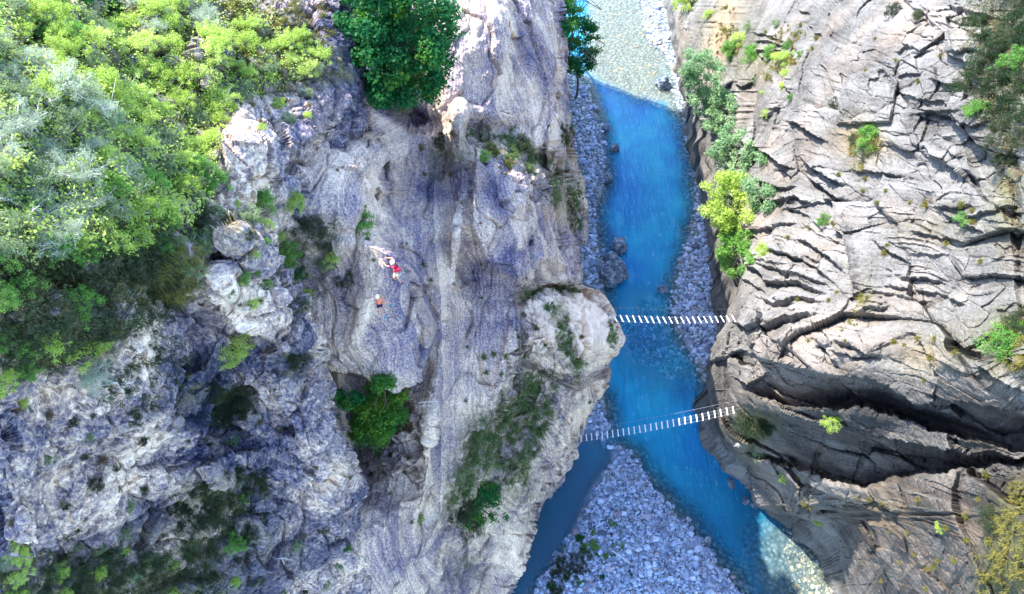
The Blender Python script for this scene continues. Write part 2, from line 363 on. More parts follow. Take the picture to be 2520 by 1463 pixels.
LAYERS = []
def layer(name, Df, rel, uL, uR, v0, v1, nu, nv, mat, qf, amp, side, seed, attrs, side_mix=.35):
    vs = np.linspace(v0, v1, nv); s = np.linspace(0, 1, nu)
    if side == 'R': s = 1 - (1 - s) ** 1.08
    else: s = s ** 1.08
    jag = lambda v: 4 * noise3(np.stack([v / 23, v * 0 + seed, v * 0], -1)) + 3 * noise3(np.stack([v / 8, v * 0 + seed + 5, v * 0], -1))
    L, Rr = uL(vs), uR(vs)
    if side == 'R': Rr = Rr + jag(vs)
    else: L = L + jag(vs)
    U = L[:, None] + (Rr - L)[:, None] * s[None]; V = np.repeat(vs[:, None], nu, 1)
    D = Df(U, V); D = np.maximum(D, 15.0); rel(D, U, V)
    P = unproj(U, V, D)
    dU = np.gradient(P, axis=1); dV = np.gradient(P, axis=0)
    N = np.cross(dV, dU); N /= np.linalg.norm(N, axis=-1, keepdims=True) + 1e-9
    N *= np.sign((N * (CAMP - P)).sum(-1, keepdims=True))
    for _ in range(3): N[1:-1, 1:-1] = (N[1:-1, 1:-1] + N[:-2, 1:-1] + N[2:, 1:-1] + N[1:-1, :-2] + N[1:-1, 2:]) / 5
    q = qf(U, V, P)
    fade = np.ones_like(U)
    h = amp(U, V, P, q)
    gap = np.maximum(np.linalg.norm(dU, axis=-1), np.linalg.norm(dV, axis=-1))
    hl = .9 * fbm(P * .1, 2); h = hl + (h - hl) * np.clip((.26 / gap) ** 1.4, .03, 1)
    vd = CAMP - P; vd /= np.linalg.norm(vd, axis=-1, keepdims=True)
    nd = N * (1 - side_mix) + vd * side_mix; nd /= np.linalg.norm(nd, axis=-1, keepdims=True)
    P2 = P + nd * h[..., None]
    at = {k: np.clip(f(U, V, P), -1, 1) for k, f in attrs.items()}; at['q'] = q
    # the outline's wall: it drops from the edge down to the river bed, a little inwards
    col = P2[:, -1] if side == 'R' else P2[:, 0]; sg = -1 if side == 'R' else 1
    ns = 26; t = np.linspace(0, 1, ns + 1)[1:]
    S = []
    for k, tk in enumerate(t):
        c = col.copy(); zt = -4.0
        c[:, 2] = col[:, 2] + (zt - col[:, 2]) * tk
        off = sg * (0.5 + 2.2 * tk * np.clip((col[:, 2]) / 20, 0.2, 1.5))
        c[:, 0] += off + 0.9 * noise3(c * .35) * min(1, tk * 4)
        c[:, 1] += 1.2 * tk
        S.append(c)
    S = np.stack(S, 1)
    if side == 'R': G = np.concatenate([P2, S], 1)
    else: G = np.concatenate([S[:, ::-1], P2], 1)
    for k in at:
        e = at[k][:, -1:] if side == 'R' else at[k][:, :1]
        if k == 'q': ee = e + np.linspace(0, 1, ns)[None] * 3
        else: ee = np.repeat(e * 0, ns, 1)
        at[k] = np.concatenate([at[k], ee], 1) if side == 'R' else np.concatenate([ee[:, ::-1], at[k]], 1)
    # rows above the frame are unseen; on the left wall they shade the river
    nr, nc = G.shape[:2]
    idx = np.arange(nr * nc).reshape(nr, nc)
    F = np.stack([idx[:-1, :-1], idx[1:, :-1], idx[1:, 1:], idx[:-1, 1:]], -1).reshape(-1, 4)
    me = mk_mesh(name, G.reshape(-1, 3), F, mat, False, {k: a.reshape(-1) for k, a in at.items()})
    LAYERS.append((P2, N))
    return me

Z = lambda u, v, P: u * 0
# --- near left slope
vegA_poly = [(-400, -300), (560, -300), (700, 60), (800, 130), (840, 200), (700, 230), (600, 250), (520, 300), (560, 420), (500, 540), (620, 560), (400, 600), (420, 720), (360, 790), (230, 890), (60, 930), (-400, 960)]
def vegA(u, v, P):
    m = sst(-30, 20, sdf(vegA_poly, u, v)) + .8 * gauss(u, v, 560, 1000, 60, 70) + .8 * gauss(u, v, 460, 960, 30, 90, 30) + .9 * gauss(u, v, 540, 1220, 120, 60) + .9 * gauss(u, v, 480, 1330, 200, 50)
    m += 1.2 * sst(1340, 1440, v) * sst(700, 400, u) + .9 * gauss(u, v, 740, 650, 40, 110, -25) + .7 * gauss(u, v, 600, 740, 30, 20) + .8 * gauss(u, v, 720, 900, 50, 30) + .6 * gauss(u, v, 600, 560, 40, 60)
    return m
def ampA(u, v, P, q):
    h = 1.0 * fbm(P * .13 + 3, 3) + .60 * ridged(np.stack([P[..., 0] * .42 + P[..., 2] * .2, P[..., 1] * .2, P[..., 2] * .16], -1), 2) + .30 * fbm(P * np.array([1.0, .6, .6]) * .9 + 9, 3) + .09 * fbm(P * 3.2, 3)
    h += .25 * (np.abs(noise3(np.stack([q * 1.2, P[..., 2] * .25, q * 0], -1))) ** .7)
    h += facets(P * np.array([.55, .45, .35]) + .3 * noise3(P * .5)[..., None], 1, .35, .45) + facets(P * 1.7 + .4 * noise3(P)[..., None], 2, .12, .18)
    return h * 1.0
def qA(u, v, P): return .72 * P[..., 0] + .42 * P[..., 2] + 1.8 * noise3(P * .12) + .8 * noise3(P * .35 + 4)
me = layer('cliff', DA, relA, lambda v: v * 0 - 420, A_edge, -420, 1800, 560, 700, M['rock_near'], qA, ampA, 'R', 1,
           {'veg': vegA, 'ochre': lambda u, v, P: .8 * sst(.2, .6, fbm(P * .4 + 7, 3)) * gauss(u, v, 250, 640, 260, 60), 'tone': lambda u, v, P: .05 * gauss(u, v, 620, 330, 120, 120) - .03 + .10 * fbm(P * .12 + 5, 3)})
o = link('cliff', me); tag(o, kind='structure')
# --- main left wall
def vegB(u, v, P):
    m = 1.2 * gauss(u, v, 1270, 370, 120, 26, 25) + .9 * gauss(u, v, 1370, 450, 25, 50) + gauss(u, v, 1390, 830, 22, 110, -14) + 1.2 * gauss(u, v, 1300, 1000, 55, 100, 12) + 1.2 * gauss(u, v, 1190, 1100, 60, 90, 20)
    m += 1.4 * gauss(u, v, 1165, 1240, 75, 65) + .9 * gauss(u, v, 1110, 380, 60, 40) + gauss(u, v, 1290, 1180, 30, 60) + .8 * gauss(u, v, 1400, 500, 18, 50) + gauss(u, v, 1400, 350, 14, 40) + .9 * gauss(u, v, 1360, 715, 80, 14, -4)
    m += .8 * gauss(u, v, 1150, 1400, 40, 50) + .8 * gauss(u, v, 760, 620, 80, 90) + .6 * gauss(u, v, 1420, 910, 12, 30)
    return m
def ampB(u, v, P, q):
    n = noise3(np.stack([q * .55, P[..., 2] * .10, P[..., 1] * .08], -1))
    n2 = noise3(np.stack([q * 1.7, P[..., 2] * .22, P[..., 1] * .2], -1))
    h = 1.4 * fbm(P * .07, 2) + .42 * n + .16 * n2 + .40 * fbm(P * .5, 3) + .14 * fbm(P * 2.2, 3)
    rough = gauss(u, v, 1330, 900, 90, 200) + gauss(u, v, 1340, 440, 60, 50) + gauss(u, v, 1000, 1100, 60, 120)
    h += facets(P * np.array([.4, .16, .13]) + .35 * noise3(P * .4)[..., None], 3, .3, .4)
    h = h * (1 - .75 * gauss(u, v, 945, 712, 65, 115))
    return h + rough * (.3 * ridged(P * .7, 3) - .1 + facets(P * 1.1, 5, .5, .6))
def qB(u, v, P):
    q = P[..., 0] * 1.0 + .12 * P[..., 2] + 1.7 * noise3(P * np.array([.12, .05, .05]) + 2) + .5 * noise3(P * np.array([.3, .10, .10]))
    # folds
    q = q + .7 * noise3(P * np.array([.7, .35, .35]) + 6) * (gauss(u, v, 1330, 560, 90, 160) + gauss(u, v, 950, 830, 110, 110))
    w = sst(-10, 25, sdf([(1268, 735), (1300, 705), (1600, 690), (1600, 880), (1420, 960), (1290, 900)], u, v))
    return q * (1 - w) + (P[..., 2] * .7 + P[..., 0] * .5 + 1.2 * noise3(P * .3)) * w
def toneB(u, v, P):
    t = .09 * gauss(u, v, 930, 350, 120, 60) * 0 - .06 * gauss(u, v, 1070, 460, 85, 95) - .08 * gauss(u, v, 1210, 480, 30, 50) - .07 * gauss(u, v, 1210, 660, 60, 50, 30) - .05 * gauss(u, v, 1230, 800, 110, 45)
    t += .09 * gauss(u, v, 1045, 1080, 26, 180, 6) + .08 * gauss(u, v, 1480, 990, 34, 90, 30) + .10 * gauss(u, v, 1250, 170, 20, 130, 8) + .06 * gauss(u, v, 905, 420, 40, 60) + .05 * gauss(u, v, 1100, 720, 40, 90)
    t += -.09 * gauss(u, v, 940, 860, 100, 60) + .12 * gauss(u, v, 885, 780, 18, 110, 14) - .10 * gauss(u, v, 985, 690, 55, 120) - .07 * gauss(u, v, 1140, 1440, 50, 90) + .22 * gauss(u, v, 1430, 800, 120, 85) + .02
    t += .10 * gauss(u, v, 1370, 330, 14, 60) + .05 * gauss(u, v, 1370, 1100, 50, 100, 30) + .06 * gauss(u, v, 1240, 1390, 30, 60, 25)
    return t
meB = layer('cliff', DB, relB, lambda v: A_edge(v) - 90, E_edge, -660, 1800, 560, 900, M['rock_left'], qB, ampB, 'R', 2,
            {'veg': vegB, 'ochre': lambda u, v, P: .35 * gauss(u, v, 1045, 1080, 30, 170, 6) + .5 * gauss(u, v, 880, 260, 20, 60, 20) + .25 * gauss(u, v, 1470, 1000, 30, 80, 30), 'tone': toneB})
o = link('cliff', meB); tag(o, kind='structure')
# --- right wall
def vegC(u, v, P):
    m = .8 * gauss(u, v, 2455, 120, 65, 200, -8) + .9 * gauss(u, v, 2480, 480, 40, 120) + .9 * gauss(u, v, 2120, 340, 50, 50) + .8 * gauss(u, v, 2480, 840, 60, 90) + .5 * gauss(u, v, 2330, 850, 120, 60, -20)
    m += 1.1 * sst(-40, 60, sdf([(2470, 1180), (2900, 1080), (2900, 1800), (2330, 1800), (2400, 1380)], u, v)) + .7 * gauss(u, v, 1790, 90, 70, 90, 30) + .6 * gauss(u, v, 1880, 160, 60, 40) + 1.1 * gauss(u, v, 1860, 1045, 60, 36, 5)
    m += .5 * gauss(u, v, 2140, 740, 20, 60) + .4 * gauss(u, v, 2300, 560, 100, 40) + .8 * gauss(u, v, 1850, 1090, 20, 60) + .35 * gauss(u, v, 2100, 1250, 160, 30)
    return m
T3 = lambda *p: [(x / 2 + 1280, y / 2) for x, y in p]
T6 = lambda *p: [(x / 2 + 1280, y / 2 + 732) for x, y in p]
LEDGES = [(1.5, 26, T3((820, 600), (900, 606), (980, 612))), (1.2, 18, T3((940, 380), (985, 420), (1012, 440), (1040, 390))), (1.0, 18, T3((800, 545), (860, 548), (920, 570), (1000, 592), (1022, 510))),
    (1.6, 20, T3((1050, 660), (1110, 710), (1180, 740), (1250, 780), (1310, 820), (1350, 830))), (1.0, 26, T3((960, 730), (1020, 775), (1070, 785), (1130, 750))), (.8, 12, T3((980, 690), (1060, 720), (1120, 762), (1200, 790))),
    (.9, 20, T3((640, 870), (680, 900), (740, 895), (780, 870))), (.8, 22, T3((700, 955), (760, 962), (812, 968))), (1.3, 22, T3((890, 962), (960, 975), (1020, 965), (1090, 985), (1130, 992))), (1.1, 22, T3((950, 850), (1010, 885), (1060, 912), (1100, 935))),
    (1.1, 24, T3((1150, 880), (1220, 905), (1290, 930), (1350, 928))), (1.2, 20, T3((1150, 985), (1220, 985), (1300, 992), (1360, 975), (1430, 1000))), (1.2, 24, T3((850, 1045), (920, 1056), (1000, 1060), (1090, 1045))), (.7, 12, T3((940, 1080), (1000, 1085), (1050, 1090))),
    (1.2, 26, T3((730, 1205), (800, 1210), (870, 1220), (940, 1222))), (1.0, 16, T3((740, 1160), (830, 1180), (920, 1195), (1010, 1200), (1060, 1185))), (1.5, 26, T3((1090, 1260), (1130, 1310), (1180, 1350), (1220, 1400), (1290, 1395), (1370, 1400), (1430, 1440), (1500, 1455))),
    (1.0, 20, T3((1170, 1290), (1230, 1330), (1330, 1350), (1420, 1382), (1520, 1420))), (1.0, 22, T3((620, 1240), (680, 1300), (740, 1370), (800, 1430))), (.8, 14, T3((930, 1290), (960, 1312), (990, 1345))), (.9, 20, T3((1100, 1140), (1180, 1135), (1260, 1130))),
    (.8, 16, T3((1440, 1100), (1490, 1140))), (1.1, 22, T3((1360, 1180), (1420, 1200), (1480, 1240), (1560, 1300), (1600, 1340))), (1.5, 18, T3((1380, 780), (1440, 830), (1500, 870), (1560, 900))), (1.2, 18, T3((1420, 880), (1500, 930), (1570, 1000))), (1.3, 16, T3((1320, 600), (1380, 620), (1440, 660), (1500, 700))),
    (1.0, 12, T3((1150, 170), (1220, 180), (1290, 200))), (1.0, 12, T3((1160, 215), (1230, 208), (1300, 230))), (.9, 12, T3((1140, 255), (1210, 262), (1280, 250))), (.9, 14, T3((1190, 575), (1240, 560), (1290, 530))), (.9, 14, T3((1165, 250), (1200, 300))), (1.0, 14, T3((1290, 380), (1310, 440), (1330, 460))),
    (2.2, 16, T3((1600, 1060), (1612, 1180), (1640, 1300), (1652, 1460))), (1.0, 14, T3((450, 80), (480, 110), (520, 60))), (1.0, 22, T3((60, 220), (120, 180), (170, 200), (230, 215), (260, 130))), (.8, 16, T3((310, 490), (360, 480))), (.6, 14, T3((560, 430), (610, 350))), (.8, 20, T3((700, 470), (800, 440))),
    (.9, 20, T3((600, 1120), (660, 1080), (740, 1060), (790, 1010))), (1.0, 16, T3((560, 1220), (600, 1250), (640, 1262))), (.8, 14, T3((1050, 1340), (1120, 1390), (1200, 1440))), (.9, 16, T3((1240, 1230), (1300, 1260), (1390, 1290), (1470, 1330), (1540, 1390))),
    (1.6, 26, T6((1050, 125), (1120, 150), (1220, 150), (1330, 115), (1450, 100))), (1.1, 22, T6((1170, 0), (1250, 40), (1380, 20), (1500, 44))), (1.6, 26, T6((830, 315), (900, 332), (980, 310), (1050, 280), (1100, 262))), (1.0, 18, T6((770, 275), (820, 294))), (.9, 12, T6((300, 322), (400, 350), (500, 390))),
    (.9, 12, T6((480, 302), (580, 320), (700, 350))), (.8, 12, T6((320, 252), (380, 262), (430, 290))), (.8, 12, T6((560, 255), (620, 280), (690, 315))), (.9, 12, T6((600, 352), (680, 356), (770, 372))), (.8, 10, T6((340, 290), (420, 312), (520, 335), (600, 340))), (.7, 10, T6((380, 220), (460, 240), (560, 262))),
    (1.2, 18, T6((1060, 395), (1130, 430), (1180, 400), (1230, 370))), (1.2, 18, T6((1380, 130), (1330, 180), (1260, 240))), (1.0, 16, T6((1440, 200), (1500, 260), (1560, 330))), (1.0, 16, T6((600, 912), (700, 922), (800, 942))), (1.0, 18, T6((650, 962), (760, 975), (840, 940), (900, 942), (970, 895))),
    (.8, 14, T6((350, 868), (450, 880), (600, 892))), (.7, 12, T6((340, 800), (440, 806), (560, 830))), (.9, 26, T6((1090, 1020), (1150, 1062), (1195, 1092))), (.7, 16, T6((1240, 1240), (1300, 1285), (1380, 1270), (1400, 1200))), (.8, 14, T6((1420, 900), (1428, 1000), (1410, 1150), (1380, 1290))), (.6, 16, T6((930, 1100), (950, 1190), (920, 1300)))]
_r = np.random.default_rng(77)
for _ in range(50):                                  # smaller cracks between the long ones
    cu, cv = _r.uniform(1880, 2500), _r.uniform(330, 960)
    if _r.random() < .25: cu, cv = _r.uniform(2180, 2400), _r.uniform(20, 330)
    L_, a_ = _r.uniform(18, 75), _r.normal(.22, .22); LEDGES.append((_r.uniform(.35, .85), _r.uniform(8, 18), [(cu + L_ * k * math.cos(a_), cv + L_ * k * math.sin(a_) + _r.normal(0, 4)) for k in (-1, -.4, .3, 1)]))
def ampC(u, v, P, q):
    region = np.clip(1 - gauss(u, v, 2000, 100, 260, 260), 0, 1) * sst(1330, 1180, v - .25 * (u - 2100))
    edge = sst(0, 90, u - C_edge(v)) * .75 + .25
    rok = np.clip(gauss(u, v, 2300, 600, 300, 260) * 1.5 + gauss(u, v, 1980, 880, 160, 110), 0, 1)
    wv = np.stack([u / 30, v / 30, u * 0], -1); uu = u + 5 * noise3(wv) + 3 * noise3(wv * 3.1); v2 = v + 5 * noise3(wv + 9) + 3.5 * noise3(wv * 3.1 + 4)
    h = np.zeros_like(u)
    for A, w, pts in LEDGES:
        P_ = np.array(pts, float); lo, hi = P_.min(0) - 70, P_.max(0) + 40
        m = (uu > lo[0]) & (uu < hi[0]) & (v2 > lo[1]) & (v2 < hi[1]); x, y = uu[m], v2[m]
        best = np.full(x.shape, 1e9); sg = np.zeros_like(best); tp = np.zeros_like(best); n_ = len(P_) - 1
        for i in range(n_):
            ex, ey = P_[i + 1] - P_[i]; L = math.hypot(ex, ey); t0 = ((x - P_[i, 0]) * ex + (y - P_[i, 1]) * ey) / L / L; t_ = np.clip(t0, 0, 1)
            dx, dy = x - P_[i, 0] - t_ * ex, y - P_[i, 1] - t_ * ey; d = np.hypot(dx, dy); c = d < best
            best[c] = d[c]; sg[c] = np.where((ex * (y - P_[i, 1]) - ey * (x - P_[i, 0]))[c] < 0, 1, -1)
            ov = np.where(t0 < 0, -t0 * L, np.where(t0 > 1, (t0 - 1) * L, 0)) * np.where((t0 < 0) & (i == 0) | (t0 > 1) & (i == n_ - 1), 1, 0)
            tp[c] = (np.exp(-(ov / 9) ** 2) * np.clip(np.minimum((i + t_) / n_, 1 - (i + t_) / n_) * 5 + .25, 0, 1))[c]
        s_ = best * sg; g_ = A * tp * np.where(s_ > 0, np.exp(-s_ / w) * sst(0, 3, s_), -.45 * np.exp(s_ / 5) * sst(0, 1.5, -s_)); h[m] += g_
    qq2 = q * 1.9 + .35 * noise3(P * .5) + .12 * noise3(P * 1.8); k2 = np.floor(qq2); f2 = qq2 - k2
    msk2 = sst(.10, .45, noise3(np.stack([P[..., 2] * .25 + k2 * 1.7, P[..., 0] * .3, k2 * 2.3], -1)))
    h2 = .22 * msk2 * f2 * sst(1.0, .88, f2) * edge * (.45 + .55 * region)
    C3 = np.stack([P[..., 2] * .15, q * .17, P[..., 0] * .12], -1) + .10 * noise3(P * .35)[..., None]
    h3 = facets(C3, 11, .55, 1.3) * (.4 + .6 * region) * edge
    C4 = np.stack([P[..., 2] * .55, q * .6, P[..., 0] * .4], -1) + .15 * noise3(P * .9)[..., None]
    frac = .3 + .8 * gauss(u, v, 2330, 200, 150, 220) + .8 * gauss(u, v, 2400, 420, 110, 60) + .5 * gauss(u, v, 1950, 860, 150, 60) + gauss(u, v, 1720, 60, 60, 200)
    h4 = facets(C4, 12, .38, .45) * frac
    return .5 * fbm(P * .06, 2) + h + h2 + h3 + h4 + .2 * fbm(P * .45, 3) + .09 * fbm(P * 2.4, 3)
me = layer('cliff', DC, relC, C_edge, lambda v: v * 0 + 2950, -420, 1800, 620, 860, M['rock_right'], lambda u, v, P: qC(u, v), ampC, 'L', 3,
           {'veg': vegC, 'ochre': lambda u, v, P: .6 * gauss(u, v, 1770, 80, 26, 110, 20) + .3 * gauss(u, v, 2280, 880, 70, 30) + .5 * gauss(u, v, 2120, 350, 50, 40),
            'tone': lambda u, v, P: .07 * gauss(u, v, 1900, 600, 200, 300) + .05 * gauss(u, v, 2180, 480, 150, 120) - .12 * sst(-30, 80, sdf([(1980, 1260), (2130, 1200), (2500, 1120), (2900, 1100), (2900, 1800), (2120, 1800), (2080, 1400)], u, v)) - .16 * gauss(u, v, 2150, 1030, 330, 110, 5) - .08 * gauss(u, v, 1800, 1120, 60, 120) + .12 * gauss(u, v, 2035, 1320, 26, 70, -28)}, .75)  # the undercut band's shade is partly painted in as darker tone
o = link('cliff', me); tag(o, kind='structure')

# ------------------------------------------------------------------ what the eye meets at a spot: lookup tables for standing things on the rock
BW, BH = 1260, 732
DBUF = np.full(BW * BH, 1e9); NB = np.zeros((BW * BH, 3))
for P2, N in LAYERS:
    nr, nc = P2.shape[:2]
    for (a, b) in ((0, 0), (.5, 0), (0, .5), (.5, .5)):
        Q = P2[:-1, :-1] * (1 - a) * (1 - b) + P2[1:, :-1] * a * (1 - b) + P2[:-1, 1:] * (1 - a) * b + P2[1:, 1:] * a * b
        pu, pv, d = project(Q.reshape(-1, 3)); n = N[:-1, :-1].reshape(-1, 3)
        iu = (pu / 2).astype(int); iv = (pv / 2).astype(int)
        ok = (iu >= 0) & (iu < BW) & (iv >= 0) & (iv < BH)
        ii = iv[ok] * BW + iu[ok]; dd = d[ok]; nn = n[ok]
        o_ = np.argsort(-dd); ii, dd, nn = ii[o_], dd[o_], nn[o_]
        better = dd < DBUF[ii]; DBUF[ii[better]] = dd[better]; NB[ii[better]] = nn[better]
DBUF = DBUF.reshape(BH, BW); NB = NB.reshape(BH, BW, 3)
def hit(u, v):
    iu = int(np.clip(u / 2, 1, BW - 2)); iv = int(np.clip(v / 2, 1, BH - 2))
    w = DBUF[iv - 1:iv + 2, iu - 1:iu + 2]; g = ground(float(u), float(v))
    d = np.median(w[w < 1e8]) if (w < 1e8).sum() >= 4 else 1e9
    if d > 1e8:
        z = max(0.0, float(bedz(g[:1], g[1:2])[0])); g = ground(float(u), float(v), z); return g, np.array([0, 0, 1.0]), float(np.linalg.norm(g - CAMP))
    n = NB[iv, iu]; n = n / (np.linalg.norm(n) + 1e-9)
    return unproj(float(u), float(v), d), n, float(d)

# ------------------------------------------------------------------ river bed, banks and water
def wpoly(px): 
    a = np.array(px, float); return ground(a[:, 0], a[:, 1])[:, :2]
BAR = [(1530, 1098), (1556, 1112), (1580, 1150), (1606, 1195), (1650, 1243), (1700, 1290), (1735, 1330), (1775, 1385), (1815, 1430), (1845, 1500), (1900, 1900), (1200, 1900), (1320, 1450), (1375, 1350), (1430, 1262), (1462, 1205), (1500, 1150), (1505, 1110)]
SILT = [(1420, 1040), (1500, 1070), (1530, 1100), (1520, 1250), (1400, 1500), (1300, 1900), (900, 1900), (1180, 1300), (1350, 1000)]
SHOREL = [(1380, 150), (1440, 200), (1462, 260), (1486, 320), (1490, 380), (1498, 440), (1478, 480), (1474, 540), (1478, 610), (1476, 690), (1492, 740), (1500, 800), (1300, 900), (1200, 500), (1250, 100)]
SHORELB = [(1470, 950), (1492, 1000), (1496, 1050), (1470, 1070), (1400, 1080), (1350, 1000), (1430, 930)]
SHORER = [(1562, -200), (1568, 0), (1585, 60), (1600, 105), (1640, 140), (1655, 200), (1662, 260), (1690, 340), (1702, 400), (1712, 480), (1702, 540), (1684, 600), (1668, 640), (1660, 690), (1656, 740), (1662, 800), (1690, 850), (1720, 900), (1738, 950), (1752, 985), (1800, 1010), (2300, 900), (2300, -200)]
SANDBR = [(1985, 1290), (2010, 1330), (2028, 1370), (2046, 1430), (2066, 1520), (2120, 1800), (2600, 1800), (2600, 1200), (1990, 1272)]
xs = np.concatenate([np.linspace(-80, 0, 30)[:-1], np.linspace(0, 62, 330), np.linspace(62, 160, 40)[1:]])
ys = np.concatenate([np.linspace(-60, 2, 30)[:-1], np.linspace(2, 150, 620), np.linspace(150, 420, 60)[1:]])
GX, GY = np.meshgrid(xs, ys)
GP = np.stack([GX, GY, GX * 0], -1)
def bedz(x, y):
    p = np.stack([x, y, x * 0], -1)
    w = .5 * noise3(p * .5) + .9 * noise3(p * .15)
    z = -1.5 + .25 * fbm(p * .25, 3)
    gu, gv, _ = project(p)
    sh = np.clip(sst(-6, 3, sdf(wpoly([(1560, 740), (1660, 720), (1720, 900), (1740, 960), (1690, 960), (1560, 905), (1520, 820)]), x, y)) + sst(-3, 3, sdf(wpoly([(1440, -200), (1570, -200), (1680, 270), (1560, 250), (1430, 190)]), x, y))
                 + sst(-4, 3, sdf(wpoly([(1880, 1270), (2100, 1270), (2200, 1700), (1900, 1700), (1840, 1400), (1850, 1330)]), x, y)), 0, 1)
    st_ = sst(-2.5, 2, sdf(wpoly(SILT), x, y)); z = z * (1 - st_) + st_ * (-.42 + .2 * noise3(p * .2))
    z = z * (1 - sh) + sh * (np.where(y < 75, np.where(x < 24.5, -.75, -.30), -.30) + .12 * noise3(p * .8)) 
    for P, hmax, sl in ((BAR, .9, .22), (SHOREL, .9, .35), (SHORELB, .5, .3), (SHORER, 1.1, .3), (SANDBR, .6, .15)):
        d = sdf(wpoly(P), x, y) + w * .8
        zz = np.where(d > 0, hmax * (1 - np.exp(-d * sl / hmax)), np.maximum(d * .55, -1.9))
        z = np.maximum(z, zz)
    return z + .05 * noise3(p * 1.7)
GZ = bedz(GX, GY)
idx = np.arange(GX.size).reshape(GX.shape)
GF = np.stack([idx[:-1, :-1], idx[:-1, 1:], idx[1:, 1:], idx[1:, :-1]], -1).reshape(-1, 4)
gu, gv, _ = project(GP)
och = 1.3 * gauss(gu, gv, 2030, 1390, 75, 120) + .35 * gauss(gu, gv, 1550, 100, 90, 170, -15)
sandm = sst(-1, 1.0, sdf(wpoly([(1420, 1030), (1510, 1075), (1534, 1110), (1500, 1160), (1462, 1210), (1440, 1260), (1400, 1330), (1340, 1400), (1280, 1500), (1100, 1600), (1200, 1200)]), GX, GY) + .6 * noise3(GP * .3))
t = NT('river bed'); p = t.pos()
vn = t.n('ShaderNodeTexVoronoi', feature='F1'); vn.inputs['Scale'].default_value = 1.9; t.l(p, vn.inputs['Vector'])
vn2 = t.n('ShaderNodeTexVoronoi', feature='F1'); vn2.inputs['Scale'].default_value = 4.5; t.l(p, vn2.inputs['Vector'])
cell = t.n('ShaderNodeSeparateColor'); t.l(vn.outputs['Color'], cell.inputs[0])
cell2 = t.n('ShaderNodeSeparateColor'); t.l(vn2.outputs['Color'], cell2.inputs[0])
rnd_ = t.math('ADD', t.math('MULTIPLY', cell.outputs[0], .5), t.math('MULTIPLY', cell2.outputs[0], .5))
c = t.ramp(rnd_, [(0, (.09, .13, .16)), (.35, (.24, .28, .29)), (.65, (.40, .42, .41)), (1, (.70, .70, .66))])
c = t.mix(t.maprange(vn.outputs['Distance'], .35, .6), c, (.06, .09, .11))
big = t.noise(p, .35, 4)
c = t.mix(t.maprange(big, .35, .7, 0, .5), c, (.22, .26, .22))
c = t.mix(t.math('MULTIPLY', t.attr('ochre'), .8, clamp=True), c, t.mix(rnd_, (.16, .10, .04), (.50, .34, .14)))
sand = t.mix(t.noise(p, 3, 4), (.10, .15, .24), (.17, .23, .33))
c = t.mix(t.attr('sand'), c, sand)
c = t.mix(t.attr('wet'), c, t.mix(.5, c, (.02, .03, .04)))
t.bump(t.math('MULTIPLY', vn.outputs['Distance'], t.math('SUBTRACT', 1.0, t.attr('sand'))), -.3)
t.out(c, .8)
me = mk_mesh('river_bed', np.stack([GX, GY, GZ], -1).reshape(-1, 3), GF, t.m, True, {'ochre': np.clip(och, 0, 1), 'sand': np.clip(sandm, 0, 1), 'wet': sst(.12, .0, GZ)})
tag(link('river_bed', me), kind='structure')
# water surface
t = NT('river water'); p = t.pos(); dp = t.attr('depth')
mp = t.n('ShaderNodeMapping'); mp.inputs['Scale'].default_value = (1.8, .3, 1); t.l(p, mp.inputs[0]); w1 = t.noise(mp.outputs[0], .9, 6, .7, 1.2); w2 = t.noise(p, 3.0, 4, .6, .8)
base = t.mix(t.maprange(t.noise(p, .10, 5), .38, .62), (.003, .21, .50), (.012, .40, .58))
base = t.mix(t.maprange(w1, .50, .70, 0, .55), base, (.06, .46, .62)); base = t.mix(t.math('MULTIPLY', t.maprange(w2, .60, .68), t.maprange(w1, .52, .62)), base, (.45, .72, .85))
base = t.mix(t.math('MULTIPLY', t.maprange(dp, .75, .35, 0, .8), t.attr('cream')), base, (.52, .46, .28)); bot = t.attr('deep'); base = t.mix(bot, base, (.003, .17, .30))  # cream tint paints the sunlit look into the upstream and lower right shallows
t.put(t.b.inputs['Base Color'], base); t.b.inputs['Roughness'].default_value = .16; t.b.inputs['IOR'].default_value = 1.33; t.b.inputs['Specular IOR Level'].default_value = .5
t.bump(t.math('ADD', w1, t.math('MULTIPLY', w2, .4)), .25)
tr = t.n('ShaderNodeBsdfTransparent'); tr.inputs[0].default_value = (.86, .97, .97, 1)
mx = t.n('ShaderNodeMixShader')
op = t.maprange(dp, .15, 1.4, .10, .88); op = t.math('MULTIPLY', op, t.maprange(t.noise(p, .5, 3), .25, .75, .85, 1.05), clamp=True)
t.put(mx.inputs[0], op); t.l(tr.outputs[0], mx.inputs[1]); t.l(t.b.outputs[0], mx.inputs[2]); t.l(mx.outputs[0], t.t.nodes['Material Output'].inputs[0])
sel = (ys > -60)
wx = np.linspace(-60, 120, 300); wy = np.linspace(-50, 420, 500); WX, WY = np.meshgrid(wx, wy)
WP = np.stack([WX, WY, WX * 0], -1); wu, wv, _ = project(WP)
idw = np.arange(WX.size).reshape(WX.shape)
WF = np.stack([idw[:-1, :-1], idw[:-1, 1:], idw[1:, 1:], idw[1:, :-1]], -1).reshape(-1, 4)
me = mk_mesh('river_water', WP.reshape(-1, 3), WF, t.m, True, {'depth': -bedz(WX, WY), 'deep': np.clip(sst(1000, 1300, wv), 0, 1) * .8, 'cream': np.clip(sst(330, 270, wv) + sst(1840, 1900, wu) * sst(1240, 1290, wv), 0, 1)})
tag(link('river_water', me), kind='structure')

